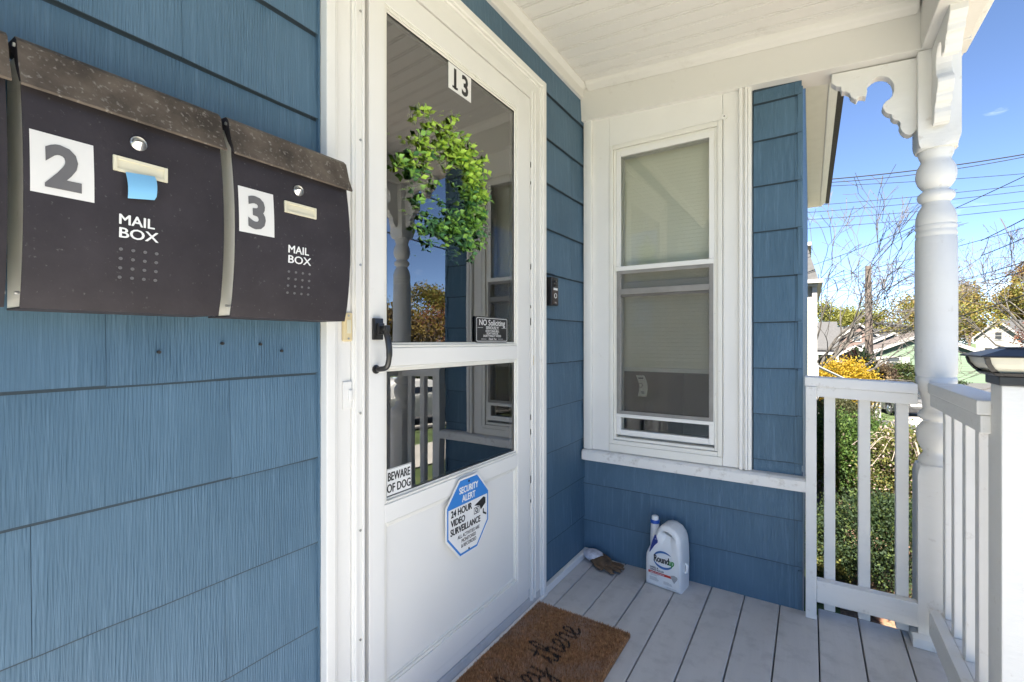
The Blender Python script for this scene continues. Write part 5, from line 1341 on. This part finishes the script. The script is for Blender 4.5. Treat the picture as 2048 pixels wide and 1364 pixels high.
wire((-.22, 34.85, 4.62), (8.24, 23.64, 5.36), .013, .18, 'thin black service wire passing the top of the utility pole')
SW = 'slanting black cable in front of the golden trees'
wire((8.61, 40.5, 2.56), (7.19, 20.59, 4.26), .016, .12, SW + ', steepest one')
wire((4.26, 37.72, 1.6), (7.19, 20.59, 2.83), .020, .35, SW + ', thickest one')
wire((4.26, 37.72, .9), (8.07, 23.53, 2.89), .012, .5, SW + ', lowest one')
wire((4.3, 37.8, 2.30), (16.5, 41.2, 2.52), .014, .12, 'level black cable from the pole in front of the golden trees', 'level cables at the pole')
wire((4.3, 37.8, 1.75), (16.5, 41.2, 1.95), .010, .10, 'lower thin level cable from the pole before the golden trees', 'level cables at the pole')
# wires across the street, seen mirrored in the glass
for k, z_ in enumerate((6.4, 5.6, 4.6, 4.2)):
    wire((8.6, -6, z_ + .3), (8.6, 34, z_), .022, .4, 'black cable strung along the street above the sidewalk', 'street cables along the sidewalk')
bare = None

# ------------------------------------------------------------------ cars
mat('paint_grey', (.085, .085, .088), .35, metal=.0, coat=.8)
mat('paint_white', (.75, .75, .74), .3, coat=.8)
mat('paint_teal', (.05, .075, .085), .3, coat=.8)
mat('tyre', (.02, .02, .02), .85); mat('rim', (.5, .5, .5), .3, metal=.9); mat('car_glass', (.02, .024, .028), .06, spec=.7)
mat('tail_red', (.45, .02, .02), .3); mat('plastic_dark', (.03, .03, .032), .6)
def car(name, label, x, y, heading, L, W_, H_, paint, suv=True):
    """local +X is forward; rear at x = 0"""
    z_ = g(x, y); o = root(name, (x, y, z_), label, 'car', None, heading); of = (x, y, z_)
    w2 = W_ / 2; wr_ = .35 if suv else .32
    if suv: low = [(.02, .45), (0.0, .72), (.05, 1.02), (L * .98, .98), (L, .72), (L - .02, .40)]; belt = 1.02
    else: low = [(.03, .40), (0, .62), (.06, .98), (L * .70, .95), (L * .97, .80), (L, .58), (L - .03, .32)]; belt = .96
    def arch(mb, poly):
        mb.prism(poly, 1, -w2, w2)
    bx = .95 if suv else 1.0; fx_ = L - .95
    def arc(cx_): return [(cx_ + (wr_ + .07) * math.cos(a_), wr_ + (wr_ + .07) * math.sin(a_)) for a_ in [R(q_) for q_ in range(170, 9, -20)]]
    bot = [(.06, .30), (bx - wr_ - .07, .28)] + arc(bx) + [(bx + wr_ + .07, .26), (fx_ - wr_ - .07, .26)] + arc(fx_) + [(fx_ + wr_ + .07, .28), (L - .06, .30)]
    m = MB(); arch(m, bot + low[::-1]); body = lp(m, 'body', paint, o, of, bevel=.05, segs=3, smooth=50)
    top = [(.10, belt), (.42 if suv else 1.0, H_ - .04), (.7 if suv else 1.5, H_), (L * .52, H_), (L * .62 if suv else L * .60, H_ - .05), (L * .78 if suv else L * .76, belt)]
    m = MB(); n = len(top); ti = .16
    m.add([(p_[0], -(w2 - .03 - (ti if p_[1] > belt + .1 else 0)), p_[1]) for p_ in top] + [(p_[0], (w2 - .03 - (ti if p_[1] > belt + .1 else 0)), p_[1]) for p_ in top],
          [tuple(range(n))[::-1], tuple(range(n, 2 * n))] + [(i, (i + 1) % n, n + (i + 1) % n, n + i) for i in range(n)])
    lp(m, 'cabin', paint, o, of, bevel=.05, segs=3, smooth=50)
    for s_ in (-1, 1):      # side glass in two panes
        for (a_, b2, c_, d2) in (((.45 if suv else 1.05), L * .36, L * .36, (.62 if suv else 1.45)), (L * .38, L * .69, L * .595, L * .38)):
            m = MB(); yy0 = w2 - .03 - .02; yy1 = w2 - .03 - .145; zz0 = belt + .04; zz1 = H_ - .13
            m.add([(a_, s_ * (yy0 + .012), zz0), (b2, s_ * (yy0 + .012), zz0), (c_, s_ * (yy1 + .016), zz1), (d2, s_ * (yy1 + .016), zz1), (a_, s_ * (yy0 - .03), zz0), (b2, s_ * (yy0 - .03), zz0), (c_, s_ * (yy1 - .03), zz1), (d2, s_ * (yy1 - .03), zz1)],
                  [(0, 1, 2, 3), (7, 6, 5, 4), (0, 4, 5, 1), (1, 5, 6, 2), (2, 6, 7, 3), (3, 7, 4, 0)]); lp(m, 'side_window', 'car_glass', o, of)
    p0, p1 = Vector((top[0][0], 0, top[0][1])), Vector((top[1][0], 0, top[1][1])); nrm = Vector((-(p1 - p0).z, 0, (p1 - p0).x)).normalized()
    def slab(p0, p1, nrm, ya, yb, name_):
        a_ = p0.lerp(p1, .10); b2 = p0.lerp(p1, .90); m = MB()
        q_ = [Vector((a_.x, -ya, a_.z)), Vector((a_.x, ya, a_.z)), Vector((b2.x, yb, b2.z)), Vector((b2.x, -yb, b2.z))]
        m.hexa([v_ - nrm * .02 for v_ in q_] + [v_ + nrm * .012 for v_ in q_]); lp(m, name_, 'car_glass', o, of)
    slab(p0, p1, nrm, w2 - .16, w2 - .27, 'rear_window')
    p0, p1 = Vector((top[5][0], 0, top[5][1])), Vector((top[4][0], 0, top[4][1])); slab(p0, p1, Vector(((p1 - p0).z, 0, -(p1 - p0).x)).normalized(), w2 - .16, w2 - .27, 'windscreen')
    for cx_ in (bx, fx_):
        for s_ in (-1, 1):
            m = MB(); yo = s_ * (w2 - .01); yi = s_ * (w2 - .22)
            m.tube([(cx_, yi, wr_), (cx_, yi + s_ * .02, wr_), (cx_, yo - s_ * .03, wr_), (cx_, yo, wr_)], [wr_ * .93, wr_, wr_, wr_ * .92], 24); wh = lp(m, 'wheel', 'tyre', o, of, smooth=40)
            m = MB(); m.tube([(cx_, yo, wr_), (cx_, yo + s_ * .004, wr_), (cx_, yo + s_ * .006, wr_)], [wr_ * .68, wr_ * .66, wr_ * .2], 20)
            for k in range(5):
                a_ = k * 1.2566; m.tube([(cx_, yo + s_ * .008, wr_), (cx_ + wr_ * .62 * math.cos(a_), yo + s_ * .006, wr_ + wr_ * .62 * math.sin(a_))], .035, 5)
            lp(m, 'rim', 'rim', wh, of)
    for s_ in (-1, 1):
        m = MB(); m.box(-.015, .14, s_ * (w2 - .30) if s_ > 0 else -w2 - .004, w2 + .004 if s_ > 0 else -(w2 - .30), .80, .95); lp(m, 'tail_light', 'tail_red', o, of, bevel=.01)
        m = MB(); m.box(L - .16, L + .012, min(s_ * (w2 - .38), s_ * (w2 - .02)), max(s_ * (w2 - .38), s_ * (w2 - .02)), .66 if not suv else .76, .78 if not suv else .90); lp(m, 'headlight', 'lamp_glass', o, of, bevel=.01)
        m = MB(); m.box(L * .66, L * .70, min(s_ * w2, s_ * (w2 + .16)), max(s_ * w2, s_ * (w2 + .16)), belt, belt + .13); lp(m, 'mirror', paint, o, of, bevel=.02)
    m = MB(); m.box(-.05, .20, -w2 + .03, w2 - .03, .34, .56); m.box(-.02, .12, -w2 + .1, w2 - .1, .28, .34); lp(m, 'rear_bumper', 'plastic_dark' if suv else paint, o, of, bevel=.03)
    m = MB(); m.box(-.02, .02, -.26, .26, .66, .80); lp(m, 'number_plate', 'sign_white', o, of)
    return o
car('suv', 'grey SUV parked with its rear to the porch behind the yew', 6.15, 35.2, R(90 + 20), 4.6, 1.84, 1.70, 'paint_grey', True)
car('sedan', 'white sedan parked at the kerb across the sidewalk from the porch', 10.7, 9.2, R(90), 4.6, 1.80, 1.46, 'paint_white', False)
car('sedan', 'dark teal sedan parked in front of the brown board fence', 15.6, 66.0, R(-15), 4.4, 1.76, 1.42, 'paint_teal', False)
car('sedan', 'silver grey sedan parked far up the street behind the fence', 17.5, 78.0, R(20), 4.4, 1.76, 1.42, 'paint_grey', False)

# ------------------------------------------------------------------ pipe and edging below the porch
mat('pipe_grey', (.34, .37, .41), .5, var=.2, vscale=12, dirt=(.08, .08, .08), dscale=14, dlo=.5, dhi=.6)
mat('terracotta', (.40, .22, .14), .8, var=.2)
m = MB(); zp = g(1.2, 4.6) + .055
m.tube([(1.00, 4.93, zp), (1.22, 4.95, zp), (1.38, 4.96, zp), (1.381, 4.96, zp)], [.045, .045, .045, .02], 16); m.tube([(1.22, 4.95, zp), (1.30, 4.955, zp)], .053, 16)
tag(m.build('drain_pipe', 'pipe_grey', smooth=40), 'grey plastic drain pipe lying on mulch below the railing', 'pipe')
m = MB(); m.lathe([(.05, zp - .05), (.075, zp + .02), (.085, zp + .05), (.07, zp + .055)], (1.50, 4.93), 18)
tag(m.build('clay_pot', 'terracotta', smooth=40), 'small terracotta pot beside the drain pipe', 'pot')
